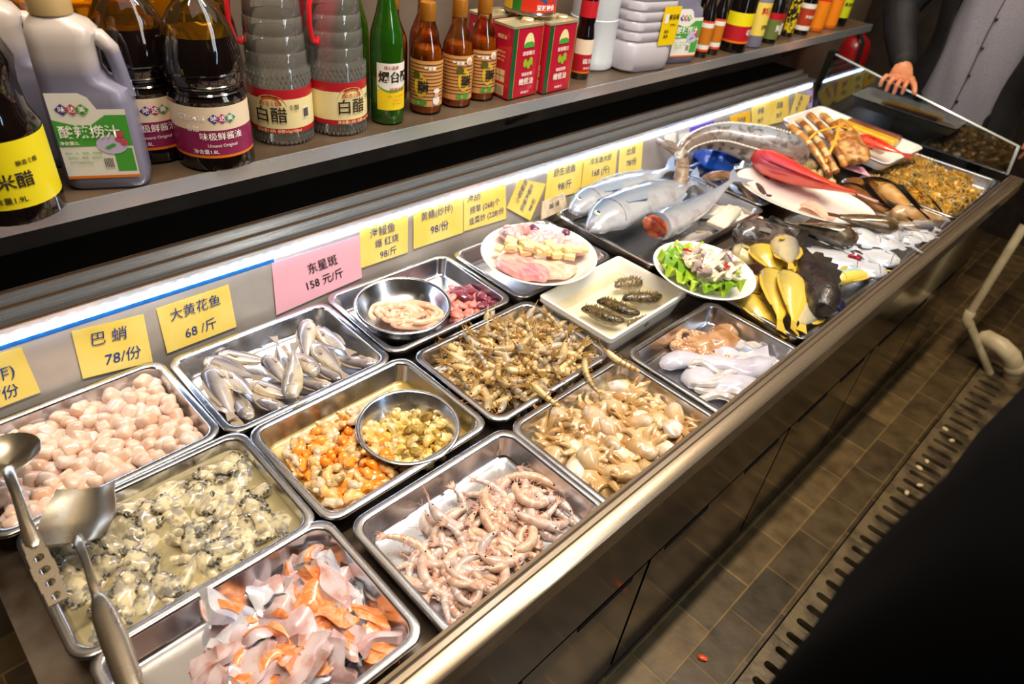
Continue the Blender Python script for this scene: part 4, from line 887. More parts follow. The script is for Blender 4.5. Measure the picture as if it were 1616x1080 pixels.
g = G(); g.grid(lambda u, v: (.02 + .27 * u, 1.66 + .21 * v, .826 + .018 * math.sin(u * 6 + v * 4) * math.sin(v * 7) + .014 * math.sin(PI * u) * math.sin(PI * v) - .02 * (abs(u - .5) * 2) ** 3), 30, 26, 0, .0008)
tag(g.build('plastic_bag', clear('plastic_film', 'fbf6ee', .12, .08, .02)), 'clear plastic film over the amber brown fish', 'plastic bag')
# ------------------------------------------------------------------ spiny creatures
ANB = [mat('spiny_shell_%d' % k, a, .3, col2=b, ns=50, coat=.3) for k, (a, b) in enumerate((('dca02c', '9a6a1c'), ('e4b244', '80602a'), ('c0964a', '6a5a34')))]; ANS = [mat('spine_amber', 'd8a848', .35, col2='a07a2c', ns=50), mat('spine_olive', '8a7a48', .35, col2='c4a860', ns=50)]
an = []
for k in range(5):
    rng = random.Random(k + 200); t = thing('spiny_crab', 'x', 'crab'); g = G(); g.ball((0, 0, .004), (.020, .016, .010), 12, 8, 0, .35, 60, k); g.build('shell', ANB[k % 3], t); g = G()
    for q in range(20):
        a = 2 * PI * q / 20 + rng.uniform(-.15, .15); l = rng.uniform(.022, .036); g.tube([(.013 * math.cos(a), .010 * math.sin(a), .004), (l * .65 * math.cos(a), l * .6 * math.sin(a), .010 + rng.uniform(-.003, .006)), (l * math.cos(a + .1), l * math.sin(a + .1), rng.uniform(-.006, .008))], [.0026, .0018, .0004], 5)
    g.build('legs', ANS[k % 2], t); an.append(t)
hp = Heap(.140, .225, -.034, 91)
pile('anem', an, 105, hp, .024, .015, 'amber spiny shelled creature heaped in the farthest tray by the glass', 'spiny creatures in the farthest tray', 'spiny_crab', 'crab', sc=(1.1, 1.5), tilt=.35, seed=9, fill=.7, region=lambda x, y: not (x > .07 and y > .10))
# ------------------------------------------------------------------ eels
EEL = [mat('eel_skin_%d' % k, a, .15, col2=b, ns=30, coat=.7) for k, (a, b) in enumerate((('5a4236', '382a26'), ('a8805e', '7a5844'), ('3e3436', '5a4a4c')))]
for k, (P, lab) in enumerate((([(-.27, 1.53, .765), (-.24, 1.58, .785), (-.22, 1.66, .785), (-.26, 1.72, .77)], 'dark eel arching at the left of the eel tray'), ([(-.31, 1.50, .758), (-.25, 1.51, .79), (-.18, 1.50, .79), (-.13, 1.47, .775), (-.10, 1.475, .76)], 'tan eel curving along the near edge of the eel tray'), ([(-.20, 1.54, .760), (-.15, 1.54, .782), (-.10, 1.50, .782), (-.085, 1.56, .77)], 'dark grey eel nearest the grouper dish'), ([(-.28, 1.60, .76), (-.2, 1.6, .79), (-.14, 1.60, .79), (-.11, 1.66, .77)], 'brown eel behind the others under the sturgeon'))):
    PP_ = []
    for i in range(len(P) - 1):
        for q in range(6):
            f = q / 6; p0, p1, p2, p3 = (Vector(P[max(0, i - 1)]), Vector(P[i]), Vector(P[i + 1]), Vector(P[min(len(P) - 1, i + 2)]))
            PP_.append(.5 * (2 * p1 + (p2 - p0) * f + (2 * p0 - 5 * p1 + 4 * p2 - p3) * f * f + (3 * p1 - p0 - 3 * p2 + p3) * f ** 3))
    PP_.append(Vector(P[-1])); n = len(PP_); g = G(); g.tube(PP_, [.015 * min(1, .45 + i / 5) * (1 - .6 * i / n) + .003 for i in range(n)], 10)
    t = thing('eel', lab, 'eel'); g.build('body', EEL[k % 3], t); g = G(); g.ball(tuple(PP_[1] + Vector((.004, -.008, .010))), .0022, 6, 5); g.build('eye', EYEB, t)
g = G(); g.ball((0, 0, 0), (.075, .06, .045), 22, 14, 0, .5, 36, 5); tag(g.build('plastic_bag', mat('blue_plastic', '1c58c0', .25, coat=.4, bump=.4, bs=40), None, (-.352, 1.625, .79)), 'crumpled blue plastic bag under the sturgeon tail', 'plastic bag')
# ------------------------------------------------------------------ sturgeon
t = thing('sturgeon', 'big grey sturgeon draped over the trays with a row of white scutes', 'sturgeon')
SPTS = [(-.350, 1.385, .838), (-.366, 1.44, .858), (-.352, 1.52, .872), (-.315, 1.575, .876), (-.262, 1.615, .872), (-.200, 1.655, .866), (-.130, 1.705, .856)]
SP = []
for i in range(len(SPTS) - 1):
    for q in range(5):
        f = q / 5; p0, p1, p2, p3 = (Vector(SPTS[max(0, i - 1)]), Vector(SPTS[i]), Vector(SPTS[i + 1]), Vector(SPTS[min(len(SPTS) - 1, i + 2)])); SP.append(.5 * (2 * p1 + (p2 - p0) * f + (2 * p0 - 5 * p1 + 4 * p2 - p3) * f * f + (3 * p1 - p0 - 3 * p2 + p3) * f ** 3))
SP.append(Vector(SPTS[-1])); n = len(SP); SR = [.012 + .047 * min(1, (i / (n * .75))) ** .85 - max(0, i - n * .9) * .004 for i in range(n)]
STU = mat('sturgeon_skin', '8c8078', .3, grad=('Z', [(0, 'e6e0da'), (.34, 'd8d0c8'), (.5, '8a7a70'), (.72, '7d6e66'), (1, '98a4b4')]), col2='5a4c46', ns=48, nlo=.5, nhi=.62, coat=.4)
g = G(); g.tube(SP, SR, 18); g.build('body', STU, t)
SCU = mat('scute_white', 'f0ece2', .3)
g = G(); g2 = G()
for i in range(3, n - 3):
    tg = (SP[i + 1] - SP[i - 1]).normalized(); sd = tg.cross(Vector((0, 0, 1))).normalized()
    for q in (0, .5):
        c = SP[i].lerp(SP[i + 1], q); r_ = SR[i]
        p = c + sd * r_ * .97 + Vector((0, 0, .10 * r_)); g.ball(tuple(p), (.0042, .0042, .0034), 6, 5)
        p = c + Vector((0, 0, r_ * .99)) - sd * r_ * .2; g2.ball(tuple(p), (.0040, .0040, .0040), 6, 5)
a = g.build('side_scutes', SCU, t); b = g2.build('back_scutes', SCU, t); a['kind'] = b['kind'] = 'stuff'
SF = mat('sturgeon_fin', '9c8672', .35, col2='6f5c4c', ns=40, ani=(1, 1, 5))
g = G(); g.tube([SP[0] + Vector((.005, .01, 0)), (-.385, 1.385, .862), (-.42, 1.380, .862), (-.452, 1.385, .866)], [.012, .014, .010, .003], 8, 0, .35, 1.2); g.build('upper_tail_lobe', SF, t)
g = G(); g.tube([SP[0] + Vector((.004, .012, -.002)), (-.325, 1.375, .83), (-.300, 1.345, .80), (-.288, 1.325, .785)], [.013, .020, .022, .016], 8, 0, 1.0, .3); g.build('lower_tail_lobe', SF, t)
g = G(); g.tube([SP[4], SP[4] + Vector((.030, -.020, -.045)), SP[4] + Vector((.038, -.034, -.075))], [.010, .020, .013], 8, 0, 1.0, .3); g.build('anal_fin', SF, t)
# ------------------------------------------------------------------ red grouper on an oval dish
OX, OY, OZ, OA = -.012, 1.555, .812, math.atan2(.04, .385)
g = G(); g.loft([ell(0, 0, z, a, b, 48) for z, a, b in ((-.030, .11, .055), (-.032, .118, .062), (-.026, .12, .064), (-.012, .175, .098), (-.002, .205, .118), (0, .207, .120), (.0008, .205, .118), (-.002, .199, .112), (-.012, .168, .092), (-.022, .118, .062))])
tag(g.build('oval_dish', WHITEC, None, (OX, OY, OZ), (math.radians(4), 0, OA)), 'white oval dish under the red grouper', 'dish')
RED = mat('grouper_skin', 'd8402c', .2, grad=('Z', [(0, 'f08a5c'), (.5, 'e4532f'), (.85, 'd63c30'), (1, 'b8445c')]), col2='c43428', ns=44, nlo=.55, nhi=.75, coat=.6)
GF = mat('grouper_fin', 'c03a2e', .25, coat=.4)
lay(fish('red_grouper', 'bright red grouper lying on the white oval dish', 'fish', .43, .115, .075, RED, GF, fork=.1, prof=[(0, .3), (.05, .52), (.14, .8), (.26, 1), (.42, .98), (.6, .76), (.78, .46), (.9, .26), (1, .22)], dors=.14, spiny=True, tailw=.5, eye=.12, bend=-.1), -.235, 1.612, .180, 1.560, .846, -62, 2)
g = G(); g.grid(lambda u, v: (OX + .02 + .10 * u, OY - .06 + .05 * v * (1 - .5 * u), .806 + .006 * math.sin(u * 5)), 10, 6, 0, .008); tag(g.build('fish_slice', FIL[1]), 'pale fish slice on the oval dish below the grouper', 'fish slice')
# ------------------------------------------------------------------ bound crab, pale shellfish, foam tray
t = thing('bound_crab', 'large brown crab with folded banded legs tied by a yellow strap', 'crab')
CRB = mat('crab_shell', 'a0642c', .3, col2='e0b070', ns=42, nlo=.42, nhi=.6, coat=.4, bump=.5, bs=70); CRL = mat('crab_leg', 'c8883a', .3, col2='8a4f20', ns=24, ani=(1, 1, 1), nlo=.45, nhi=.6, coat=.4, bump=.3, bs=80)
g = G(); g.ball((0, 0, 0), (.085, .052, .034), 22, 14, 0, .22, 40, 7, .92); g.build('carapace', CRB, t, (-.050, 1.905, .868), (.1, .18, math.atan2(-.14, .20)))
for q, (a, b) in enumerate((((-.235, 1.828, .895), (-.035, 1.772, .818)), ((-.235, 1.885, .905), (-.022, 1.782, .828)), ((-.236, 1.955, .912), (-.016, 1.815, .845)), ((-.205, 1.995, .912), (-.012, 1.855, .862)), ((-.150, 2.000, .905), (-.010, 1.930, .868)))):
    a, b = Vector(a), Vector(b); P = []; R_ = []
    for i in range(19):
        u = i / 18; P.append(a.lerp(b, u) + Vector((.0, 0, .014 * math.sin(PI * u)))); R_.append(.0145 * (1 - .25 * u) * (1 + .22 * max(0, math.cos(u * 5 * 2 * PI)) ** 6) * (.55 if i == 0 else 1))
    g = G(); g.tube(P, R_, 10, 0, 1.0, .85); g.m = [1 if (f // 10) % 4 == 1 or q % 2 and (f // 10) % 4 == 2 else 0 for f in range(len(g.f))]; g.build('leg', [CRL, mat('crab_leg_band', 'f0d09a', .3, col2='c89048', ns=40)], t)
g = G(); g.tube([(-.155, 1.78, .86), (-.145, 1.84, .902), (-.115, 1.93, .915), (-.08, 1.99, .90), (-.06, 2.01, .86)], .0045, 6, 0, 1, .5); g.tube([(-.06, 1.77, .835), (-.085, 1.86, .892), (-.12, 1.95, .916), (-.16, 2.02, .895)], .0045, 6, 0, 1, .5); g.build('strap', mat('yellow_strap', 'e8b030', .35), t)
SHL2 = mat('pale_shellfish_flesh', 'e8d6a0', .3, col2='c8a868', ns=40, coat=.2)
g0 = [G().ball((0, 0, 0), (.026, .018, .014), 12, 8, 0, .5, 50, k).mesh('pale_shellfish', SHL2) for k in range(3)]
for k, (x, y, z) in enumerate(((-.150, 1.80, .80), (-.120, 1.775, .805), (-.105, 1.80, .82), (-.085, 1.765, .80), (-.062, 1.785, .805), (-.045, 1.80, .81), (-.030, 1.782, .797), (-.135, 1.825, .815))):
    tag(place('pale_shellfish', g0[k % 3], None, (x, y, z - .012), (k * .3, k * .4, k)), 'cream shellfish lump between the grouper and the tied crab', 'shellfish', 'cream shellfish lumps by the grouper')
t = thing('foam_tray', 'long white foam tray with yellow and red packs at the far end', 'tray', (-.142, 2.165, .815), (math.radians(3), math.radians(2), math.radians(-5)))
g = G(); g.loft([rr_loop(.185, .115, .02, -.012, 4), rr_loop(.205, .135, .025, .018, 4), rr_loop(.205, .135, .025, .024, 4), rr_loop(.198, .128, .022, .024, 4), rr_loop(.182, .112, .02, -.004, 4)]); g.build('tray_shell', mat('foam_white', 'eceae6', .45), t)
g = G(); g.loft([rr_loop(.206, .136, .025, .019, 4), rr_loop(.206, .136, .025, .0225, 4)], False, False); g.build('blue_rim', mat('blue_rim', '22307a', .4), t)
YR = mat('yellow_roe', 'f2b81c', .3, col2='f6cc48', ns=60, coat=.3); 
def slabbox(name, lab, cat, x, y, z, hx_, hy, th, rz, m, tilt=0):
    g = G(); g.rbox(hx_, hy, 0, th, .006, .004); return tag(g.build(name, m, None, (x, y, z), (0, tilt, rz)), lab, cat)
slabbox('yellow_roe_block', 'bright yellow roe block in the long white foam tray', 'roe', -.115, 2.225, .830, .115, .022, .020, -.10, YR)
slabbox('brown_fish_strip', 'dark reddish brown strip behind the yellow roe block', 'fish strip', -.105, 2.272, .834, .10, .014, .018, -.10, mat('brown_strip', '6a3a2c', .3, col2='8a5440', ns=30))
slabbox('pale_fish_strip', 'pale strip in front of the yellow roe block', 'fish strip', -.12, 2.165, .830, .11, .018, .014, -.08, FLT)
t = lay(fish('red_snapper_pack', 'small bright red fish at the front of the foam tray', 'fish', .19, .05, .035, mat('snapper_red', 'e02a1c', .15, col2='f05a3a', ns=30, coat=.7), GF, fork=.3, dors=.12), -.07, 2.085, .075, 2.075, .856, 80)
g = G(); g.plate([(-.022, 1.852, .822), (.050, 1.905, .808), (.004, 1.94, .815), (-.02, 1.905, .822)], (0, 0, 1), .0008); tag(g.build('pink_card', PAPERP), 'small pink card lying between the trays near the tied crab', 'card')
g = G(); g.plate([(-.372, .815, .785), (-.380, .925, .785), (-.398, .925, .822), (-.392, .835, .822)], (1, 0, .4), .003); card = g.build('cardboard_tag', mat('cardboard', 'd8c8b0', .7, col2='b8a488', ns=30)); tag(card, 'off white cardboard tag leaning on the back panel behind the fish plate', 'tag')
lettering([('00 18', 0, 0, .018, .1)], INKB, card, (-.3855, .872, .806), (-.08, 1, 0), (-.35, 0, 1), .01, 'marking', .0045)
# ------------------------------------------------------------------ turner and ladle
SPO = mat('spatula_steel', 'c4b8a4', .28, .95, rr=.06, ns=18)
t = thing('wok_turner', 'steel wok turner with a wide blade lying over the oyster tray', 'turner')
def tblade(u, v):
    s = (u - .5) * 2; wv = .038 + .012 * v
    x = -.128 + .112 * 0; 
    c = Vector((-.085, -.355, .828)); ax = Vector((-.86, .50, .05)).normalized(); sd = Vector((.50, .86, 0)).normalized()
    return tuple(c + ax * ((v - .5) * .088 + .010 * (s * s) * -1) + sd * s * (.034 + .008 * math.sin(PI * min(1, v * 1.1))) + Vector((0, 0, .016 * s * s + .014 * max(0, .35 - v) - .004)))
g = G(); g.grid(tblade, 16, 10, 0, .0016); g.build('blade', SPO, t)
g = G(); g.tube([(-.048, -.372, .832), (-.028, -.375, .838), (.005, -.377, .846), (.045, -.382, .852), (.068, -.384, .854)], [.006, .0055, .0045, .005, .006], 8, 0, 1, .7); g.build('neck', SPO, t)
g = G(); g.tube([(.066, -.384, .854), (.078, -.385, .855), (.10, -.387, .857), (.14, -.390, .860), (.19, -.395, .864), (.22, -.398, .866)], [.006, .0095, .0125, .0135, .0125, .009], 12, 0, 1, .6); g.build('handle', SPO, t)
t = thing('slotted_ladle', 'steel ladle with a holed flat handle crossing the left trays', 'ladle')
g = G(); ring = []
def lbowl(u, v):
    a = 2 * PI * u; r = .045 * v; return (-.232 + r * math.cos(a) * .9, -.400 + r * math.sin(a), .845 - .020 * (1 - v * v))
g.grid(lbowl, 28, 8, 0, .0014); g.build('bowl', SPO, t)
HP = [(-.200, -.402, .846), (-.172, -.405, .850), (-.140, -.407, .850), (-.10, -.411, .846), (-.06, -.414, .843)]
g = G(); g.tube(HP, [.008, .0065, .006, .007, .010], 8, 0, 1, .45); g.build('neck', SPO, t)
g = G(); y0, y1, L = -.428, -.402, .105
st = Vector((-.066, -.4145, .843)); en = Vector((.036, -.4175, .838)); d = (en - st) / 5; sd = Vector((.03, 1, 0)).normalized()
for i in range(5):
    o = st + d * (i + .5); hl = d.length / 2; hw = .0125 - .0012 * abs(i - 2)
    inner = [(hl * .55 * math.cos(2 * PI * q / 16), hw * .5 * math.sin(2 * PI * q / 16)) for q in range(16)]
    outer = []
    for x, y in inner:
        k = min(hl / abs(x) if abs(x) > 1e-6 else 1e9, hw / abs(y) if abs(y) > 1e-6 else 1e9); outer.append((x * k, y * k))
    for sx in (-1, 1):
        for sy in (-1, 1):
            j = min(range(16), key=lambda q: (outer[q][0] - sx * hl) ** 2 + (outer[q][1] - sy * hw) ** 2); outer[j] = (sx * hl, sy * hw)
    dn = d.normalized(); W3 = lambda p, z: tuple(o + dn * p[0] + sd * p[1] + Vector((0, 0, z)))
    g.loft([[W3(p, -.001) for p in outer], [W3(p, .0014) for p in outer], [W3(p, .0014) for p in inner], [W3(p, -.001) for p in inner], [W3(p, -.001) for p in outer]], False, False)
g.build('handle', SPO, t)
# ------------------------------------------------------------------ price notes on the back panel
NA = Vector((-.4048, 0, .762)); NU = Vector((-.031, 0, .104)).normalized(); NN = Vector((.104, 0, .031)).normalized()
def npt(y, s, off=.0012): return NA + NU * s + Vector((0, y, 0)) + NN * off
def note(corners, m, label, lines, ink=INK, off=.0012, slant=.16, bold=.001, name='price_note'):
    """corners TL, TR, BR, BL as (along the counter, up the panel)"""
    g = G(); poly = [npt(c[0], c[1], off + .002 * (c[1] < .05)) for c in corners]; g.plate(poly, NN, .0006)
    o = g.build(name, m); tag(o, label, 'price note', 'price notes on the back panel')
    tl, tr, br, bl = [Vector(npt(c[0], c[1], off + .0012)) for c in corners]
    w = ((tr - tl).length + (br - bl).length) / 2; h = ((bl - tl).length + (br - tr).length) / 2
    cen = (tl + tr + br + bl) / 4; ux = ((tr - tl) + (br - bl)).normalized(); uy = ((tl - bl) + (tr - br)).normalized()
    uy = (uy - ux * uy.dot(ux)).normalized()
    if lines: lettering([(t, x * w, y * h, s * h, slant) for t, x, y, s in lines], ink, o, cen, ux, uy, bold, 'handwriting', .0022)
    return o
note([(-.42, .112), (-.317, .1054), (-.3186, .0261), (-.43, .024)], PAPERY, 'yellow price note cut off by the left edge of the photo', [('(炸)', .12, .10, .30), ('/份', .12, -.28, .28)])
note([(-.246, .1047), (-.136, .0939), (-.1485, .0078), (-.257, .0225)], PAPERY, 'yellow price note reading 巴蛸 78/份 above the scallops', [('巴 蛸', -.05, .22, .30), ('78/份', .08, -.24, .30)])
note([(-.1138, .0965), (.0178, .097), (.0089, .0146), (-.1215, .0127)], PAPERY, 'yellow price note reading 大黄花鱼 68/斤', [('大黄花鱼', .0, .24, .28), ('68 /斤', -.02, -.24, .28)])
note([(.1085, .1100), (.3123, .1100), (.2923, .0200), (.0899, .0080)], PAPERP, 'large pink price sheet reading 东星斑 158 元/斤', [('东星斑', .05, .13, .24), ('158 元/斤', .03, -.19, .23)], INKB, slant=.0, bold=.006)
note([(.3123, .1214), (.4385, .1212), (.4196, .0387), (.2951, .0407)], PAPERY, 'yellow price note reading 海鳗鱼 beside the pink sheet', [('海鳗鱼', -.02, .28, .27), ('爆 红烧', .03, -.02, .23), ('98/斤', .02, -.33, .24)])
note([(.4544, .1214), (.6009, .1247), (.5837, .0384), (.4362, .0412)], PAPERY, 'yellow price note reading 黄鳝(炒拌) 98/份', [('黄鳝(炒拌)', -.02, .27, .24), ('98/份', -.02, -.15, .28)])
note([(.6028, .1243), (.7411, .1306), (.727, .0346), (.5862, .0408)], PAPERY, 'yellow price note of three lines reading 海肠', [('海肠', -.25, .32, .24), ('捞草 (268)个', -.02, .0, .20), ('韭菜炒 (228)份', -.01, -.28, .20)])
note([(.733, .0608), (.7865, .122), (.8807, .0876), (.8083, .0079)], PAPERY, 'yellow price note stuck on at a tilt, reading 爆海螺片', [('小碗螺装', .05, .25, .17), ('捞爆海螺片', .02, -.02, .16), ('98/份', -.06, -.30, .16)], off=.0035)
note([(.8973, .1254), (1.0375, .1248), (1.0136, .036), (.8681, .0435)], PAPERY, 'yellow price note reading 野生活鱼 98/斤', [('野生活鱼', .0, .26, .25), ('98/斤', -.02, -.18, .28)])
note([(1.0428, .1237), (1.1886, .1212), (1.1656, .0316), (1.0168, .0424)], PAPERY, 'yellow price note reading 168 above the mackerel', [('冷冻渔大虾', .02, .27, .22), ('168 (斤)', .0, -.10, .27)])
note([(1.2002, .119), (1.3104, .1181), (1.2948, .0331), (1.1808, .0375)], PAPERY, 'yellow price note reading 78/份 left of the sturgeon tail', [('比目', .0, .26, .26), ('78/份', .0, -.12, .26)])
note([(1.4214, .1127), (1.4832, .1112), (1.4833, .0801), (1.4211, .0841)], WHITEP, 'small white slip above the sturgeon tail', [])
note([(1.5009, .1022), (1.5547, .1004), (1.5551, .0786), (1.501, .0787)], WHITEP, 'smaller white slip left of the purple note', [])
note([(1.5619, .111), (1.7062, .1105), (1.7076, .060), (1.5624, .062)], mat('purple_paper', '6a50c8', .6), 'purple note behind the sturgeon', [('海鲜', 0, 0, .5)])
note([(1.812, .1055), (1.9458, .1053), (1.9522, .0388), (1.8157, .052)], mat('orange_paper', 'f2c020', .7), 'orange yellow note behind the sturgeon back', [('石斑鱼', 0, .1, .34)])
note([(1.954, .1126), (2.0782, .1156), (2.0886, .0309), (1.9614, .0372)], PAPERY, 'yellow note second from the lavender one on the panel', [('鲈鱼', 0, .2, .28), ('48/斤', 0, -.2, .24)])
note([(2.0782, .1156), (2.231, .1157), (2.2456, .0207), (2.0886, .0309)], PAPERY, 'yellow note just left of the tilted one near the glass', [('黑鱼', 0, .2, .28), ('38/斤', 0, -.2, .24)], off=.002)
note([(2.2426, .040), (2.2989, .113), (2.4289, .0851), (2.3455, .0081)], PAPERY, 'yellow note tilted at the far end by the lavender one', [('多宝鱼', 0, .1, .2)], off=.0035)
note([(2.3919, .1046), (2.445, .1034), (2.445, .0373), (2.4042, .0381)], mat('lavender_paper', 'b8a4e0', .6), 'lavender note farthest along the panel beside the glass', [('蟹', 0, 0, .4)])
# ------------------------------------------------------------------ bottles on the shelf
PET = clear('clear_plastic', 'fafcfa', .30, .04, .07, .14, 'e0dad0'); SOY = mat('soy_sauce', '120b0a', .06, coat=.8); SOYL = clear('soy_top', 'f8d468', .25, .04, .08, .04, 'c89a2c')
RED_ = mat('label_red', 'b81c28', .35); CREAM = mat('label_cream', 'f2e2a8', .4); MAG = mat('label_magenta', '8e1f52', .35); WHT = mat('label_white', 'efece4', .4); YLW = mat('label_yellow', 'f0e018', .35)
GRN = mat('label_green', '4aa43c', .4); ORG = mat('label_orange', 'ea7a1c', .35); LTX = mat('label_ink', '2a2018', .4); GOLD = mat('label_gold', 'd9a02c', .3, .2); WTX = mat('label_white_ink', 'f8f4ee', .4); BLU = mat('label_violet', '4a3a9c', .4)
def bottle(name, label, cat, x, y, prof, m, group=None, n=28, rz=0):
    t = thing(name, label, cat, (x, y, SZ), (0, 0, rz), group); g = G(); g.lathe(prof, n); g.build('bottle_body', m, t); return t
def sleeve(t, r, bands, mats, a0, a1, nm='label'):
    g = wrap(r, bands, a0, a1); me = g.mesh(nm, mats, 0, False); return place(nm, me, t)
def cap(t, r, z0, z1, m, nm='cap'):
    g = G(); g.lathe([(r * .96, z0), (r, z0 + .002), (r, z1 - .003), (r * .94, z1)], 24); return g.build(nm, m, t)
def barcode(t, r, a, z, w=.018, h=.022):
    g = wrap(r, [(z, z + h, 0)], a - w / r / 2, a + w / r / 2, 6, .0010); o = place('barcode_patch', g.mesh('barcode_patch', WHT, 0, False), t); g = G()
    for q in range(9):
        a1 = a + (q - 4) * w / r / 11; g.add([((r + .0016) * math.cos(b), (r + .0016) * math.sin(b), zz) for b, zz in ((a1 - .25 * w / r / 11 * (1 + q % 2), z + .003), (a1 + .3 * w / r / 11, z + .003), (a1 + .3 * w / r / 11, z + h - .002), (a1 - .25 * w / r / 11 * (1 + q % 2), z + h - .002))], [(0, 1, 2, 3)])
    place('barcode', g.mesh('barcode', LTX, 0, False), o)
FA = -.35
def rhombi(lab, r, a, z, s=.011, flat=None):
    """three overlapping diamonds of the maker's mark, with a character in each"""
    for q, (ch, m) in enumerate((('味', BLU), ('达', mat('mark_magenta', 'c02878', .4)), ('美', mat('mark_green', '2c9a6a', .4)))):
        aa = a + (q - 1) * s * 1.25 / r; g = G(); P = [(aa - s / r, z), (aa, z - s * .8), (aa + s / r, z), (aa, z + s * .8)]
        g.add([((r + .0012 + .0002 * q) * math.cos(b), (r + .0012 + .0002 * q) * math.sin(b), zz) for b, zz in P], [(0, 1, 2, 3)])
        o = place('mark', g.mesh('mark', m, 0, False), lab); lettering_round([(ch, aa, z, s * 1.0)], WTX, lab, r, .02, 'mark_lettering', .0020)
def dark_bottle(x, y, lab, front=True, h=.29, rz=0, a=-.45):
    t = bottle('soy_bottle', lab, 'bottle', x, y, [(.054, .0), (.059, .004), (.059, .020), (.058, .025), (.058, .104), (.0595, .110), (.055, .116), (.052, .122), (.055, .128), (.058, .140), (.059, .155), (.056, .180), (.050, .198)], SOY, rz=rz)
    g = G(); g.lathe([(.0505, .198), (.047, .208), (.036, .228), (.022, .244), (.018, .250), (.018, .262)], 28, 0, False, False); g.build('neck', SOYL, t); cap(t, .021, .258, .285, mat('purple_cap', '7a1c4a', .35))
    g = G()
    for z in (.119, .131, .148): g.lathe([(.0555 + .003 * (z > .14), z - .002), (.0575 + .0025 * (z > .14), z), (.0555 + .003 * (z > .14), z + .002)], 28, 0, False, False)
    g.build('rib', SOY, t)
    l = sleeve(t, .058, [(.024, .028, 2), (.028, .068, 0), (.068, .104, 1)], [MAG, mat('label_peach', 'f0dcc0', .4), ORG], a - 1.7, a + 1.5)
    rhombi(l, .058, a + .42, .086, .0095)
    lettering_round([('原酿本味', a - .35, .086, .011), ('香醋', a - .35, .070, .010), ('味极鲜酱油', a + .35, .058, .013), ('Umami Original', a + .35, .044, .007), ('净含量1.8L', a - .1, .034, .008)], WTX, l, .058, .01)
    return t
t = bottle('vinegar_bottle', 'dark rice vinegar bottle with a yellow label at the left end of the shelf', 'bottle', -.405, -.262, [(.056, 0), (.061, .004), (.061, .022), (.060, .028), (.060, .112), (.061, .118), (.052, .14), (.050, .17), (.054, .20), (.044, .23), (.02, .27), (.018, .30)], SOY)
l = sleeve(t, .0605, [(.026, .114, 0)], [YLW], -1.9, 1.3); lettering_round([('香米醋', -.16, .062, .022), ('净含量1.9L', -.25, .038, .010), ('酿造食醋', .35, .085, .007)], LTX, l, .0605, .015)
g = G(); g.add([((.0605 + .0012) * math.cos(a), (.0605 + .0012) * math.sin(a), z) for a, z in ((-1.0, .105), (-.86, .100), (-.78, .103), (-.72, .099), (-.80, .090), (-.88, .084), (-.96, .090))], [tuple(range(7))]); place('bird_mark', g.mesh('bird_mark', LTX, 0, False), l)
cap(t, .02, .295, .32, GOLD)
JUG = mat('grey_jug_plastic', 'a9a6b0', .3, coat=.2, grad=('Z', [(0, '74738a'), (.68, '7e7c92'), (.78, 'b4aaa8'), (1, 'c4bab2')])); TAN = mat('tan_cap', 'b59a6a', .4)
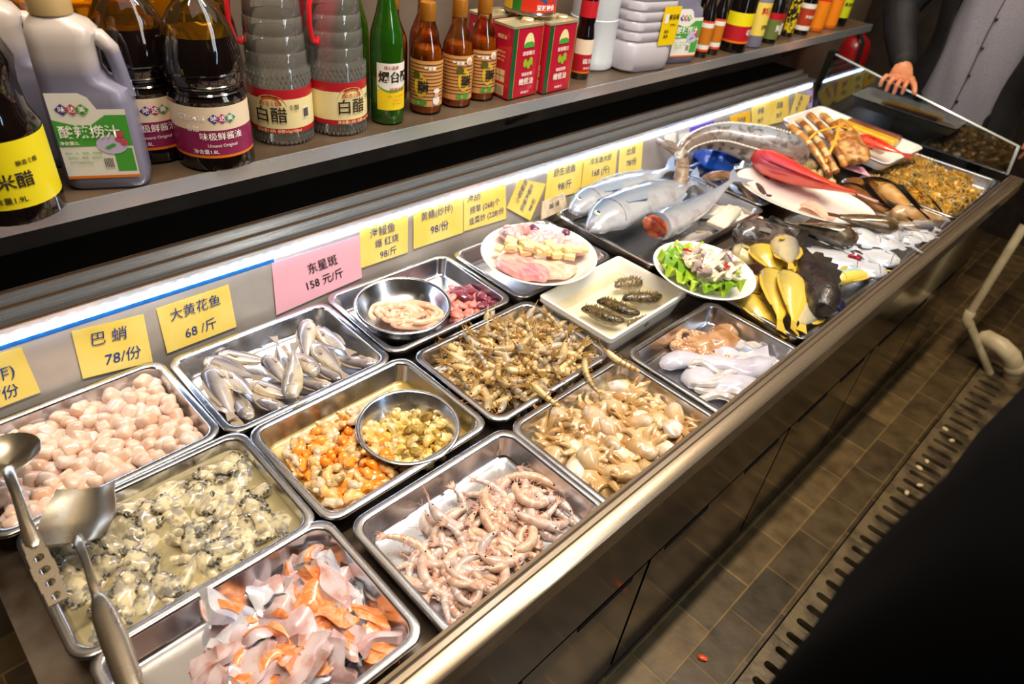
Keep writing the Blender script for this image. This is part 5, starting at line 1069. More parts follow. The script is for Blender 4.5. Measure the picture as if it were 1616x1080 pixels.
def jug(x, y, lab, rz=0, s=1, lb=True, m=JUG):
    t = thing('handled_jug', lab, 'jug', (x, y, SZ), (0, 0, rz)); t.scale = (s,) * 3; g = G()
    g.loft([rr_loop(.032, .050, .018, 0, 5), rr_loop(.037, .055, .022, .006, 5), rr_loop(.038, .056, .022, .02, 5), rr_loop(.038, .055, .022, .125, 5), rr_loop(.036, .053, .022, .140, 5, 0, -.001), rr_loop(.036, .042, .022, .152, 5, 0, -.012), rr_loop(.036, .039, .022, .165, 5, 0, -.015), rr_loop(.036, .039, .022, .200, 5, 0, -.014), rr_loop(.034, .041, .022, .213, 5, 0, -.012), rr_loop(.030, .036, .022, .224, 5, 0, -.014), rr_loop(.024, .025, .0239, .232, 5, 0, -.018), rr_loop(.022, .022, .0219, .238, 5, 0, -.018)]); g.build('jug_body', m, t)
    g = G(); g.tube([(0, .012, .206), (0, .030, .204), (0, .041, .190), (0, .045, .165), (0, .047, .140), (0, .046, .128)], [.012, .0125, .0115, .0105, .0115, .014], 10, 0, 1.05, .95); g.build('handle', m, t)
    g = G(); g.lathe([(.024, .233), (.026, .235), (.026, .260), (.0245, .263)], 26, 0, True, True, 0, -.018); g.build('cap', TAN, t)
    if lb:
        X = .0386; g = G()
        def patch(p, mi, e=0): g.add([(X + e, a, b) for a, b in p], [tuple(range(len(p)))], mi)
        patch([(-.046, .020), (.046, .020), (.046, .120), (.012, .120), (.004, .136), (-.006, .142), (-.046, .142)], 0)
        patch([(-.046, .068), (.046, .068), (.046, .112), (.020, .112), (.0, .098), (-.02, .098), (-.046, .106)], 1, .0004); patch([(-.046, .020), (.046, .020), (.046, .024), (-.046, .024)], 2, .0004)
        patch([(.020, .030), (.044, .030), (.044, .064), (.020, .064)], 1, .0004); patch([(.004, .034), (.017, .034), (.017, .052), (.004, .052)], 3, .0004)
        for q in range(6): patch([(.005 + q * .002, .036), (.006 + q * .002, .036), (.006 + q * .002, .050), (.005 + q * .002, .050)], 4, .0008)
        e_ = [(.020 + .020 * math.cos(2 * PI * q / 18), .070 + .014 * math.sin(2 * PI * q / 18)) for q in range(18)]; patch(e_, 5, .0008)
        for q, (yy, zz) in enumerate(((.030, .078), (.036, .073), (.033, .085))): patch([(yy + .005 * math.cos(2 * PI * w / 8), zz + .005 * math.sin(2 * PI * w / 8)) for w in range(8)], 6, .0012 + q * .0002)
        patch([(.010, .066), (.022, .072), (.026, .069), (.014, .063)], 1, .0012)
        for q, (yy, mi) in enumerate(((-.030, 7), (-.018, 6), (-.006, 1))): patch([(yy - .009, .120), (yy, .112), (yy + .009, .120), (yy, .128)], mi, .0008 + .0002 * q)
        l = place('label', g.mesh('label', [WHT, GRN, ORG, WHT, LTX, mat('plate_lilac', 'c8c0e4', .4), mat('berry_red', 'c85060', .4), BLU], 0, False), t)
        lettering([('味', -.030, .120, .009), ('达', -.018, .120, .009), ('美', -.006, .120, .009), ('酸辣捞汁', -.004, .088, .019), ('净含量2L', -.032, .073, .006)], WTX, l, (X + .0014, 0, 0), (0, 1, 0), (0, 0, 1), .015)
        lettering([('配料：水、食醋、白砂糖', -.018, .058, .0042), ('食用盐、辣椒、香辛料', -.018, .051, .0042), ('生产日期见瓶身', -.024, .044, .0042)], GRN, l, (X + .0010, 0, 0), (0, 1, 0), (0, 0, 1), .0)
    return t
jug(-.432, -.128, 'grey handled jug with a green label at the left of the shelf', -.45)
jug(-.545, -.185, 'grey handled jug with a tan cap standing behind the front one', -.2, lb=False)
dark_bottle(-.505, -.035, 'dark soy bottle half hidden between the grey jug and the front one', rz=.1, a=-.62)
dark_bottle(-.428, .036, 'dark soy bottle with a magenta label in front, left of the white vinegar', a=-.55)
dark_bottle(-.560, .095, 'dark soy bottle behind, its purple cap above the front soy bottle', a=-.3)
YOIL = clear('yellow_oil', 'fbdc84', .25, .05, .06)
for k, (x, y, w) in enumerate(((-.585, -.10, 'leftmost'), (-.590, .015, 'middle'), (-.585, -.30, 'far left'))):
    t = thing('oil_jug', 'golden cooking oil jug in the back row, ' + w + ' of the three', 'jug', (x, y, SZ), (0, 0, 0), 'golden oil jugs in the back row'); g = G()
    g.loft([rr_loop(.042, .050, .02, 0, 4), rr_loop(.045, .054, .022, .01, 4)] + [rr_loop(.045 - .002 * (q % 2), .054 - .002 * (q % 2), .022, .03 + .018 * q, 4) for q in range(12)] + [rr_loop(.03, .035, .02, .275, 4), rr_loop(.017, .017, .0169, .295, 4)]); g.build('jug_body', YOIL, t)
    g = G(); g.loft([rr_loop(.041, .050, .02, .006, 4), rr_loop(.042, .051, .02, .215, 4)]); g.build('oil', mat('golden_oil', 'f4b818', .2, coat=.3), t); cap(t, .02, .293, .318, mat('oil_cap', 'd42a1c', .35))
def barrel(x, y, lab, a):
    t = bottle('vinegar_barrel', lab, 'bottle', x, y, [(.046, 0), (.050, .004), (.052, .014), (.0525, .022), (.0535, .024), (.0535, .098), (.0525, .100), (.0530, .122), (.050, .128), (.0495, .132), (.050, .150), (.0485, .153), (.0495, .156), (.0488, .176), (.0470, .179), (.0480, .182), (.0470, .202), (.0450, .205), (.0460, .208), (.044, .23), (.036, .262), (.022, .285), (.020, .30)], PET, n=36)
    g = G(); g.lathe([(.0445, .004), (.0495, .010), (.0515, .024), (.0520, .097), (.0512, .12), (.0480, .131), (.0480, .15), (.0465, .178), (.0450, .205), (.0425, .226)], 32); g.build('vinegar', clear('white_vinegar', 'fbfdfb', .15, .03, .02, .05, 'e0dcd4'), t)
    g = G()
    for q in range(40):
        for z in (.104, .112, .120): g.ball((.0530 * math.cos(q * .157 + z * 9), .0530 * math.sin(q * .157 + z * 9), z), (.0018, .0018, .0035), 5, 4)
        for z in (.006, .014): g.ball((.0512 * math.cos(q * .157 + z * 9), .0512 * math.sin(q * .157 + z * 9), z), (.002, .002, .004), 5, 4)
    o = g.build('embossing', PET, t); o['kind'] = 'stuff'
    l = sleeve(t, .0535, [(.024, .032, 0), (.032, .082, 1), (.082, .098, 0)], [RED_, CREAM], a - 2.2, a + 2.0)
    g = G(); r = .0547; P = [(a - .1 + .5 * math.cos(PI * q / 10), .070 + .020 * math.sin(PI * q / 10)) for q in range(11)]; g.add([(r * math.cos(b), r * math.sin(b), z) for b, z in P], [tuple(range(11))]); P = [(a - .1 + .36 * math.cos(PI * q / 10), .072 + .014 * math.sin(PI * q / 10)) for q in range(11)]; g.add([(r * 1.006 * math.cos(b), r * 1.006 * math.sin(b), z) for b, z in P], [tuple(range(11))], 1)
    place('label_arch', g.mesh('label_arch', [CREAM, GOLD], 0, False), l)
    lettering_round([('白醋', a - .12, .054, .028), ('食醋', a + .62, .068, .009)], LTX, l, .0535, .01, 'lettering', .0022); lettering_round([('酿造食醋', a - .1, .075, .008)], RED_, l, .0535, .01, 'emblem_lettering', .0026); lettering_round([('净含量1.8升 总酸≥5g/100ml', a + .1, .028, .0065)], CREAM, l, .0535, .01, 'net_content', .0018); barcode(l, .0535, a + 1.05, .046, .014, .02)
    cap(t, .024, .297, .325, RED_)
    g = G(); aa = a - 1.2; dx, dy = math.cos(aa), math.sin(aa); P = [(.046, .232), (.056, .236), (.066, .222), (.068, .19), (.062, .166), (.052, .160), (.047, .168)]; g.tube([(dx * r, dy * r, z) for r, z in P], .0045, 8); g.build('handle', mat('red_handle', 'd81c28', .3, coat=.3), t)
    return t
barrel(-.462, .176, 'clear white vinegar barrel with a red handle, left of the pair', -.72); barrel(-.452, .283, 'clear white vinegar barrel beside the green bottle, right of the pair', .05)
t = bottle('red_bottle', 'red plastic bottle seen through the white vinegar barrels', 'bottle', -.575, .335, [(.035, 0), (.038, .004), (.038, .15), (.042, .16), (.042, .27), (.03, .3), (.015, .33)], mat('red_plastic', 'cf1f3c', .3, coat=.3))
GG = clear('green_glass', 'b4e884', .3, .03, .08, .12, '58b828'); WINE = clear('green_wine', '8ed454', .12, .05, .02, .30, '3fa41c')
def green(x, y, lab, lb=True):
    t = bottle('green_bottle', lab, 'bottle', x, y, [(.027, 0), (.031, .003), (.0315, .01), (.0315, .145), (.029, .165), (.020, .195), (.0145, .22), (.0135, .29)], GG); g = G(); g.lathe([(.027, .004), (.0295, .01), (.0295, .143), (.026, .165), (.0165, .198), (.012, .215)], 24); g.build('wine', WINE, t)
    if lb:
        l = sleeve(t, .0315, [(.030, .068, 1), (.068, .116, 0)], [WHT, mat('label_lemon', 'f4d41c', .4)], -1.25, .95); lettering_round([('烟台醋', -.15, .090, .021)], LTX, l, .0315, .03); lettering_round([('核心品质', -.35, .108, .007), ('特级米醋', .02, .068, .008)], RED_, l, .0315, .01, 'red_lettering')
        g = G(); V = []; 
        for q in range(13): b = -1.2 + 2.1 * q / 12; z = .074 - .010 * math.sin(PI * (q / 12) ** .8); V += [(.0328 * math.cos(b), .0328 * math.sin(b), z), (.0328 * math.cos(b), .0328 * math.sin(b), z + .0028)]
        g.add(V, [(2 * q, 2 * q + 2, 2 * q + 3, 2 * q + 1) for q in range(12)]); place('green_band', g.mesh('green_band', GRN, 0, False), l)
        for q in range(5): pass
        lettering_round([('配料：水 高粱 大米', 0, .056, .0045), ('产品标准号', 0, .049, .0045), ('生产许可证', 0, .042, .0045)], ORG, l, .0315, .0, 'small_print')
    cap(t, .0145, .288, .31, GOLD); return t
green(-.437, .385, 'green glass bottle with a white and yellow label'); green(-.520, .365, 'green glass bottle without a visible label, behind the labelled one', False)
AMB = clear('amber_glass', 'fbd8a4', .28, .03, .08); AMV = mat('amber_vinegar', 'd0781c', .12, col2='e4922c', ns=20, coat=.6)
STRP = mat('label_kraft', 'd89a58', .45); MANG = mat('fruit_yellow', 'd8b82c', .4); CHEF = mat('chef_white', 'f4f0ea', .4)
def brown(x, y, lab, a, chef=False, lb=True):
    t = bottle('fruit_vinegar_bottle', lab, 'bottle', x, y, [(.028, 0), (.0318, .003), (.0322, .012), (.0322, .105), (.030, .122), (.022, .142), (.0155, .158), (.0145, .19)], AMB, 'amber fruit vinegar bottles'); g = G(); g.lathe([(.028, .004), (.0300, .008), (.0302, .104), (.0285, .119), (.027, .124)], 24); g.build('vinegar', AMV, t)
    if lb:
        l = sleeve(t, .0322, [(.018, .106, 0)], [STRP], a - 1.9, a + 1.7); g = G(); N_ = 20
        for q in range(11):
            z = .030 + q * .0068; V = []
            for w in range(N_ + 1): b = a - 1.85 + 3.4 * w / N_; V += [(.0332 * math.cos(b), .0332 * math.sin(b), z), (.0332 * math.cos(b), .0332 * math.sin(b), z + .0016)]
            g.add(V, [(2 * w, 2 * w + 2, 2 * w + 3, 2 * w + 1) for w in range(N_)])
        place('label_stripes', g.mesh('label_stripes', mat('stripe_brown', '5a3418', .45), 0, False), l)
        def disc(am, z, ra, rz_, m, nm, off): 
            g = G(); g.add([((.0322 + off) * math.cos(am + ra / .0322 * math.cos(2 * PI * w / 18)), (.0322 + off) * math.sin(am + ra / .0322 * math.cos(2 * PI * w / 18)), z + rz_ * math.sin(2 * PI * w / 18)) for w in range(18)], [tuple(range(18))]); place(nm, g.mesh(nm, m, 0, False), l)
        fa = a + (-.55 if chef else .12); disc(fa, .058, .013, .022, MANG, 'fruit_picture', .0014); disc(fa - .3, .078, .008, .007, mat('fruit_dark', '5a5a1c', .4), 'fruit_leaf', .0017); disc(fa - .05, .026, .014, .006, GRN, 'green_patch', .0017)
        lettering_round([('醋', fa + .15, .056, .022)], LTX, l, .0322, .02, 'lettering', .0020); lettering_round([('苹果醋', a + (.0 if chef else -.3), .092, .008)], WTX, l, .0322, .02, 'small_lettering', .0018)
        if chef: disc(a + .45, .030, .008, .009, CHEF, 'cook_coat', .0018); disc(a + .45, .041, .0045, .005, mat('cook_face', 'e8b490', .4), 'cook_face', .0021); disc(a + .45, .049, .007, .005, CHEF, 'cook_hat', .0023)
        else: disc(a + .42, .096, .007, .008, CHEF, 'round_emblem', .0020); disc(a + .42, .094, .004, .0045, mat('cook_face', 'e8b490', .4), 'emblem_face', .0023)
    cap(t, .0152, .172, .205, mat('amber_cap', 'a86a1c', .35, .2)); return t
brown(-.446, .487, 'amber fruit vinegar bottle with a cook on its label, leftmost of the front three', -.45, True); brown(-.448, .570, 'amber fruit vinegar bottle in the middle of the front three', -.35); brown(-.456, .645, 'amber fruit vinegar bottle beside the red tins', -.35)
brown(-.545, .475, 'amber bottle in the back row behind the leftmost front one', -.3, False, False); brown(-.545, .560, 'amber bottle in the back row behind the middle front one', -.3, False, False)
TIN = mat('tin_red', 'd4203e', .25, .25, coat=.6); TING = mat('tin_green', '14603a', .3, .2, coat=.5); TINT = mat('tin_lid', 'd8cca8', .3, .6)
def tin(x, y, lab, rz=0):
    t = thing('oil_tin', lab, 'tin', (x, y, SZ), (0, 0, rz), 'red olive oil tins'); g = G(); g.rbox(.031, .047, .002, .150, .004, .002, 0, 0, 0, 3); g.build('tin_body', TIN, t)
    g = G(); g.loft([rr_loop(.032, .048, .005, .149, 3), rr_loop(.032, .048, .005, .154, 3), rr_loop(.029, .045, .004, .154, 3), rr_loop(.028, .044, .004, .151, 3)]); g.lathe([(.014, .151), (.014, .158), (.012, .160)], 18, 0, True, True, .006, .02); g.build('tin_lid', TINT, t)
    X = .0315; g = G()
    def patch(p, mi, e=0): g.add([(X + e, a, b) for a, b in p], [tuple(range(len(p)))], mi)
    patch([(-.0468, .004), (-.034, .004), (-.034, .148), (-.0468, .148)], 0); patch([(-.034, .004), (-.0325, .004), (-.0325, .148), (-.034, .148)], 1); patch([(.0445, .004), (.046, .004), (.046, .148), (.0445, .148)], 1)
    patch([(.004 + .016 * math.cos(PI * q / 12), .112 + .026 * math.sin(PI * q / 12)) for q in range(13)], 2, .0003); patch([(-.012, .108), (.020, .108), (.020, .116), (.012, .120), (-.006, .119), (-.012, .114)], 3, .0006)
    for q, (yy, zz) in enumerate(((-.003, .076), (.008, .072), (.014, .079))): patch([(yy + .006 * math.cos(2 * PI * w / 14), zz + .009 * math.sin(2 * PI * w / 14)) for w in range(14)], 4, .0006 + .0002 * q)
    patch([(.016, .084), (.022, .074), (.021, .066), (.018, .074)], 3, .0005)
    l = place('front_print', g.mesh('front_print', [TING, GOLD, CREAM, GRN, mat('olive_green', '9ab82c', .35)], 0, False), t)
    lettering([('欧丽薇兰', .005, .096, .0095), ('特级初榨', .005, .052, .0085), ('橄榄油', .005, .036, .0155), ('净含量1升', .004, .013, .006)], WTX, l, (X + .0006, 0, 0), (0, 1, 0), (0, 0, 1), .012)
    g = G()
    for q in range(4): cx, cz = -.008 + .016 * (q % 2), .036 + .014 * (q // 2); g.add([(cx - .007, -.0474, cz), (cx + .007, -.0474, cz), (cx + .007, -.0474, cz + .012), (cx - .007, -.0474, cz + .012)], [(0, 1, 2, 3)])
    g.add([(-.015, -.0474, .008), (.015, -.0474, .008), (.015, -.0474, .03), (-.015, -.0474, .03)], [(0, 1, 2, 3)]); l2 = place('side_print', g.mesh('side_print', CREAM, 0, False), t); g = G()
    for q in range(9): g.add([(-.012 + q * .0027, -.0478, .010), (-.0106 + q * .0027 - .0006 * (q % 2), -.0478, .010), (-.0106 + q * .0027 - .0006 * (q % 2), -.0478, .028), (-.012 + q * .0027, -.0478, .028)], [(0, 1, 2, 3)])
    place('barcode', g.mesh('barcode', LTX, 0, False), l2); lettering([('橄榄油', 0, .128, .009), ('营养成分表', 0, .098, .005), ('能量 3700kJ', 0, .090, .005), ('脂肪 100g', 0, .082, .005)], CREAM, l2, (0, -.0476, 0), (1, 0, 0), (0, 0, 1), .01)
    return t
tin(-.436, .7290, 'red olive oil tin in front, left of the pair', .03); tin(-.428, .8320, 'red olive oil tin in front, right of the pair', .03); tin(-.522, .735, 'red olive oil tin behind the left front tin'); tin(-.518, .838, 'red olive oil tin behind the right front tin')
t = thing('fish_can', 'round red and green can of fish lying on top of the tins', 'can', (-.476, .800, SZ + .161)); g = G(); g.lathe([(.056, 0), (.058, .002), (.058, .005), (.0565, .007), (.0565, .072), (.058, .074), (.058, .077), (.053, .078), (.052, .075)], 36); g.build('can_body', mat('can_metal', 'c8bca8', .25, .9), t)
l = sleeve(t, .0568, [(.008, .071, 0)], [mat('can_red', 'd83420', .3)], -1.15, 1.6); sleeve(t, .0568, [(.008, .071, 0)], [mat('can_green', '2c7a2c', .3)], -1.55, -1.15, 'green_band'); sleeve(t, .0568, [(.008, .071, 0)], [mat('can_yellow', 'e8b81c', .3)], -2.4, -1.55, 'yellow_band')
lettering_round([('豆豉鲮鱼', -.15, .017, .012)], WTX, l, .0568, .02); g = G(); g.add([(.0582 * math.cos(b), .0582 * math.sin(b), z) for b, z in ((-.5, .035), (-.3, .044), (0, .048), (.25, .042), (.45, .036), (.62, .046), (.6, .030), (.45, .034), (.2, .028), (-.2, .026))], [tuple(range(10))]); place('fish_picture', g.mesh('fish_picture', mat('fish_blue', '2a5a8a', .4), 0, False), l)
t = bottle('soy_bottle', 'slim soy bottle with a red label beside the tins', 'bottle', -.452, .978, [(.021, 0), (.0235, .003), (.0235, .10), (.020, .12), (.019, .125), (.021, .14), (.020, .18), (.012, .21), (.011, .24)], SOY)
l = sleeve(t, .0237, [(.016, .020, 2), (.020, .060, 0), (.060, .094, 1)], [RED_, mat('label_peach', 'f0dcc0', .4), ORG], -1.8, 1.4); lettering_round([('酱油', -.2, .044, .013), ('净含量', -.2, .028, .006)], WTX, l, .0237, .01); sleeve(t, .0205, [(.142, .178, 0)], [mat('neck_red', 'c8202c', .35)], -2.2, 1.8, 'neck_label'); cap(t, .0125, .238, .26, RED_)
t = bottle('white_drum', 'tall pale translucent drum behind the slim soy bottle', 'drum', -.515, 1.085, [(.058, 0), (.064, .006), (.064, .024), (.0625, .026), (.0625, .12), (.060, .122), (.060, .26), (.05, .29), (.03, .30)], mat('translucent_plastic', 'c6cad0', .3, trans=.1), n=36)
t = thing('sauce_keg', 'big grey sauce keg with a yellow label in the middle of the shelf', 'keg', (-.462, 1.205, SZ), (0, 0, -.15)); KEG = mat('keg_plastic', 'b9b4bc', .3, coat=.2); g = G()
g.loft([rr_loop(.060, .076, .035, 0, 6), rr_loop(.068, .085, .04, .008, 6), rr_loop(.070, .087, .04, .03, 6), rr_loop(.069, .086, .04, .066, 6), rr_loop(.065, .083, .04, .072, 6)] + [q for z in (.076, .100, .124, .148, .172) for q in (rr_loop(.0625, .0805, .038, z, 6), rr_loop(.066, .084, .04, z + .004, 6), rr_loop(.066, .084, .04, z + .019, 6), rr_loop(.0635, .0815, .038, z + .0225, 6))] + [rr_loop(.06, .078, .038, .205, 6), rr_loop(.05, .06, .035, .235, 6), rr_loop(.025, .03, .024, .255, 6)]); g.build('keg_body', KEG, t)
g = G(); X = .0705; g.add([(X, .010, .066), (X, .072, .066), (X, .072, .160), (X, .010, .160)], [(0, 1, 2, 3)]); g.add([(X + .0005, .018, .120), (X + .0005, .031, .120), (X + .0005, .031, .142), (X + .0005, .018, .142)], [(0, 1, 2, 3)], 1); l = place('label', g.mesh('label', [mat('label_gold_yellow', 'f0cc10', .35), WHT], 0, False), t)
lettering([('黄豆酱', .050, .134, .0125), ('净含量6kg', .05, .116, .005), ('酿造', .032, .100, .008), ('酱香', .032, .088, .008)], LTX, l, (X + .0005, 0, 0), (0, 1, 0), (0, 0, 1), .015)
g = G(); g.tube([(0, -.05, .232), (0, -.055, .262), (0, .0, .275), (0, .055, .262), (0, .05, .232)], .008, 8); g.build('handle', KEG, t)
jug(-.440, 1.365, 'grey handled jug with a green label right of the big keg', -.25)
bottle('dark_bottle', 'tall dark bottle in shadow behind the jug right of the keg', 'bottle', -.53, 1.44, [(.034, 0), (.036, .004), (.036, .18), (.02, .23), (.015, .29)], SOY); bottle('dark_bottle', 'tall dark bottle in shadow behind the two slim orange ones', 'bottle', -.52, 1.55, [(.034, 0), (.036, .004), (.036, .18), (.02, .23), (.015, .29)], SOY)
def lab_of(t): return [c for c in t.children if c.name.startswith('label')][0]
def slim(x, y, lab, r, h, bands, mats, txt=(), body=SOY, capm=None, z0=.012):
    t = bottle('sauce_bottle', lab, 'bottle', x, y, [(r * .9, 0), (r, .003), (r, h * .55), (r * .85, h * .64), (r * .5, h * .80), (r * .42, h * .95)], body); l = sleeve(t, r, bands, mats, -2.0, 1.4)
    if txt: lettering_round([(s, a, z, q) for s, a, z, q in txt], txt[0][4] if len(txt[0]) > 4 else WTX, l, r, .015)
    cap(t, r * .46, h * .94, h, capm or RED_); return t
OB = mat('label_amber', 'c8761c', .35)
slim(-.425, 1.487, 'small dark bottle with an orange banded label, left of the pair', .0200, .19, [(.018, .024, 1), (.024, .036, 2), (.036, .082, 0), (.082, .094, 2), (.094, .100, 1)], [OB, mat('label_vermilion', 'e04c20', .35), WHT])
slim(-.427, 1.552, 'small dark bottle with an orange banded label, right of the pair', .0200, .19, [(.018, .024, 1), (.024, .036, 2), (.036, .082, 0), (.082, .094, 2), (.094, .100, 1)], [OB, mat('label_vermilion', 'e04c20', .35), WHT])
t = slim(-.425, 1.666, 'stout dark bottle with a yellow and red label', .0420, .27, [(.028, .034, 2), (.034, .076, 1), (.076, .112, 0)], [YLW, RED_, ORG]); lettering_round([('老抽', .1, .058, .018)], WTX, lab_of(t), .042, .02)
t = slim(-.430, 1.785, 'pale grey bottle with a yellow label beside the stout red one', .0350, .26, [(.036, .130, 0)], [mat('label_pale_yellow', 'f0d860', .35)], body=JUG); lettering_round([('料酒', -.2, .105, .022)], RED_, lab_of(t), .035, .03); lettering_round([('调味', -.1, .06, .014)], LTX, lab_of(t), .035, .02, 'small_lettering')
t = slim(-.428, 1.895, 'dark bottle with an olive green label', .0290, .20, [(.014, .072, 0), (.072, .092, 1)], [mat('label_olive', '6a7a3c', .4), RED_], capm=DARK); lettering_round([('鲜', -.2, .046, .022)], WTX, lab_of(t), .029, .02)
slim(-.448, 1.975, 'short dark bottle with a white label, right of the olive one', .0200, .17, [(.014, .05, 0), (.05, .08, 1)], [WHT, RED_])
slim(-.440, 2.055, 'narrow bottle with a yellow checked label', .0190, .22, [(.014, .14, 0)], [mat('label_check', 'd8c020', .4, col2='1c1c14', ns=90, nlo=.48, nhi=.52)])
t = slim(-.440, 2.150, 'dark bottle with a red label and white band near the shelf end', .0290, .24, [(.016, .030, 1), (.030, .085, 0), (.085, .100, 1)], [mat('label_brick', 'b03c20', .35), WHT]); lettering_round([('海鲜酱油', -.2, .058, .012)], WTX, lab_of(t), .029, .01)
for k, (y, w) in enumerate(((2.265, 'left'), (2.375, 'right'))):
    t = slim(-.440, y, 'bright orange bottle near the shelf end, %s of the pair' % w, .0300, .25, [(.012, .100, 0), (.100, .150, 1)], [mat('label_bright_orange', 'ee8a18', .35), mat('label_scarlet', 'd8281c', .35)], body=mat('orange_body', 'c8641c', .3)); lettering_round([('辣鲜露', -.1, .112, .013)], WTX, lab_of(t), .03, .02)
t = slim(-.450, 2.475, 'bottle with a lime yellow label at the far end of the shelf', .0340, .26, [(.030, .120, 0)], [mat('label_lime', 'c8d41c', .35)]); lettering_round([('蒸鱼豉油', -.2, .075, .013)], LTX, lab_of(t), .034, .02)
# ------------------------------------------------------------------ people
SKIN = mat('skin', 'd8926a', .45, col2='c87a56', ns=18)
def solid(name, g, m, parent, vox, smooth=2):
    """one continuous surface grown over overlapping limbs"""
    me = g.mesh('raw', m); o = bpy.data.objects.new('raw', me); COL.objects.link(o)
    r = o.modifiers.new('r', 'REMESH'); r.mode = 'VOXEL'; r.voxel_size = vox
    s = o.modifiers.new('s', 'SMOOTH'); s.factor = .5; s.iterations = smooth
    out = bpy.data.meshes.new_from_object(o.evaluated_get(bpy.context.evaluated_depsgraph_get())); bpy.data.objects.remove(o); bpy.data.meshes.remove(me)
    out.name = name; out.materials.clear(); out.materials.append(m); out.polygons.foreach_set('use_smooth', [True] * len(out.polygons)); out.update()
    return place(name, out, parent)
def head(g, c, f=1):
    x, y, z = c       # faces toward -y * f
    g.ball((x, y, z + .01), (.074, .092, .112), 20, 14); g.ball((x, y - f * .030, z - .050), (.056, .060, .062), 14, 10)
    g.ball((x, y - f * .094, z - .012), (.014, .020, .022), 8, 6); g.ball((x, y - f * .078, z - .062), (.026, .014, .008), 8, 6); g.ball((x, y - f * .078, z - .076), (.022, .014, .008), 8, 6)
    for s in (-1, 1): g.ball((x + s * .076, y + f * .008, z - .008), (.010, .020, .032), 8, 6); g.ball((x + s * .034, y - f * .078, z + .028), (.022, .012, .007), 8, 6)
    g.tube([(x, y + f * .022, z - .05), (x, y + f * .03, z - .16)], [.056, .062], 12)
def eyes(t, c, f=1):
    x, y, z = c
    for s in (-1, 1):
        g = G(); g.ball((x + s * .032, y - f * .080, z + .010), (.013, .010, .008), 8, 6); e = g.build('eye', mat('eye_white', 'e8e4dc', .2), t); g = G(); g.ball((x + s * .032, y - f * .088, z + .010), (.0055, .003, .0055), 8, 5); g.build('iris', mat('iris_brown', '2a1810', .1), e)
HAIR = mat('black_hair', '0e0c0c', .5)
# the man at the far end
man = thing('person', 'person in a grey buttoned shirt and open black jacket, hand on the end glass', 'person', (.02, 2.76, 0))
M0 = Vector((.02, 2.76, 0))
def mrel(g): return g.xf(Matrix.Translation(-M0))
g = G(); hc = (.02, 2.73, 1.60); head(g, hc)
g.tube([(.02, 2.76, .90), (.02, 2.76, 1.05), (.02, 2.76, 1.25), (.02, 2.77, 1.38), (.02, 2.77, 1.46)], [.125, .12, .135, .13, .06], 16, 0, 1.2, .78, (0, 1, 0))
for s in (-1, 1): g.tube([(.02 + s * .085, 2.76, .92), (.02 + s * .09, 2.755, .50), (.02 + s * .09, 2.775, .09)], [.082, .058, .042], 12); g.tube([(.02 + s * .09, 2.79, .05), (.02 + s * .10, 2.62, .035)], [.042, .034], 10)
SHO, ELB, WRI = (-.205, 2.775, 1.41), (-.315, 2.70, 1.17), (-.170, 2.530, 1.015)
g.tube([(-.12, 2.77, 1.42), SHO, ELB], [.055, .056, .044], 12); g.tube([ELB, (-.25, 2.62, 1.09), WRI], [.044, .040, .027], 12)
g.tube([(.16, 2.77, 1.42), (.245, 2.775, 1.41), (.285, 2.83, 1.13)], [.055, .056, .044], 12); g.tube([(.285, 2.83, 1.13), (.29, 2.86, .89)], [.042, .026], 12)
# the resting hand: palm on the glass edge, fingers bent down over it, thumb along the edge
g.tube([WRI, (-.158, 2.497, .998), (-.147, 2.466, .984)], [.026, .032, .034], 12, 0, 1.25, .52)
for q, (dx, ln, dn) in enumerate(((-.036, .030, .034), (-.013, .034, .042), (.010, .034, .044), (.031, .030, .038))):
    b = Vector((-.148 + dx, 2.462, .982)); k = b + Vector((dx * .15, -ln * .75, .004)); m_ = k + Vector((dx * .10, -ln * .45, -dn * .45)); e = m_ + Vector((.001, .002, -dn * .62))
    g.tube([b, k, m_, e], [.0100, .0096, .0088, .0075], 9)
g.tube([(-.118, 2.492, .990), (-.094, 2.468, .978), (-.080, 2.452, .966), (-.073, 2.447, .952)], [.0125, .0112, .0100, .0082], 9)
g.tube([(.29, 2.86, .90), (.29, 2.855, .83)], [.026, .034], 10, 0, .6, 1.2)
for q in range(4): g.tube([(.292, 2.83 + q * .020, .825), (.288, 2.83 + q * .019, .785), (.282, 2.83 + q * .018, .755)], [.0095, .009, .0075], 8)
g.tube([(.288, 2.83, .86), (.282, 2.805, .83), (.280, 2.798, .80)], [.012, .010, .008], 8)
solid('body', mrel(g), SKIN, man, .0048, 2)
for q, (x, y, z) in enumerate(((-.1885, 2.4255, .957), (-.163, 2.4195, .950), (-.137, 2.4195, .947), (-.1125, 2.4245, .949))): pass
SHIRT = mat('grey_check_shirt', '8c8a94', .8, col2='787682', ns=420, nlo=.42, nhi=.58, bump=.2, bs=12); JKT = mat('black_jacket', '0c0b0d', .7, col2='15131a', ns=20); TRO = mat('dark_trousers', '14141a', .7)
g = G(); g.grid(lambda u, v: (.02 + (.168 - .012 * math.sin(v * 3)) * math.cos(2 * PI * u), 2.76 + (.118 + .020 * math.sin(PI * v) + .004 * math.sin(u * 60 + v * 9)) * math.sin(2 * PI * u), .855 + .60 * v), 48, 16, 0, .004); shirt = mrel(g).build('shirt', SHIRT, man)
g = G(); P = [(.025 + .002 * math.sin(z * 20), 2.76 - .118 - .020 * math.sin(PI * (z - .855) / .6) - .003, z) for z in [.862 + .04 * q for q in range(14)]]
g.tube(P, .0024, 5); mrel(g).build('placket', mat('shirt_seam', '4a4450', .7), shirt)
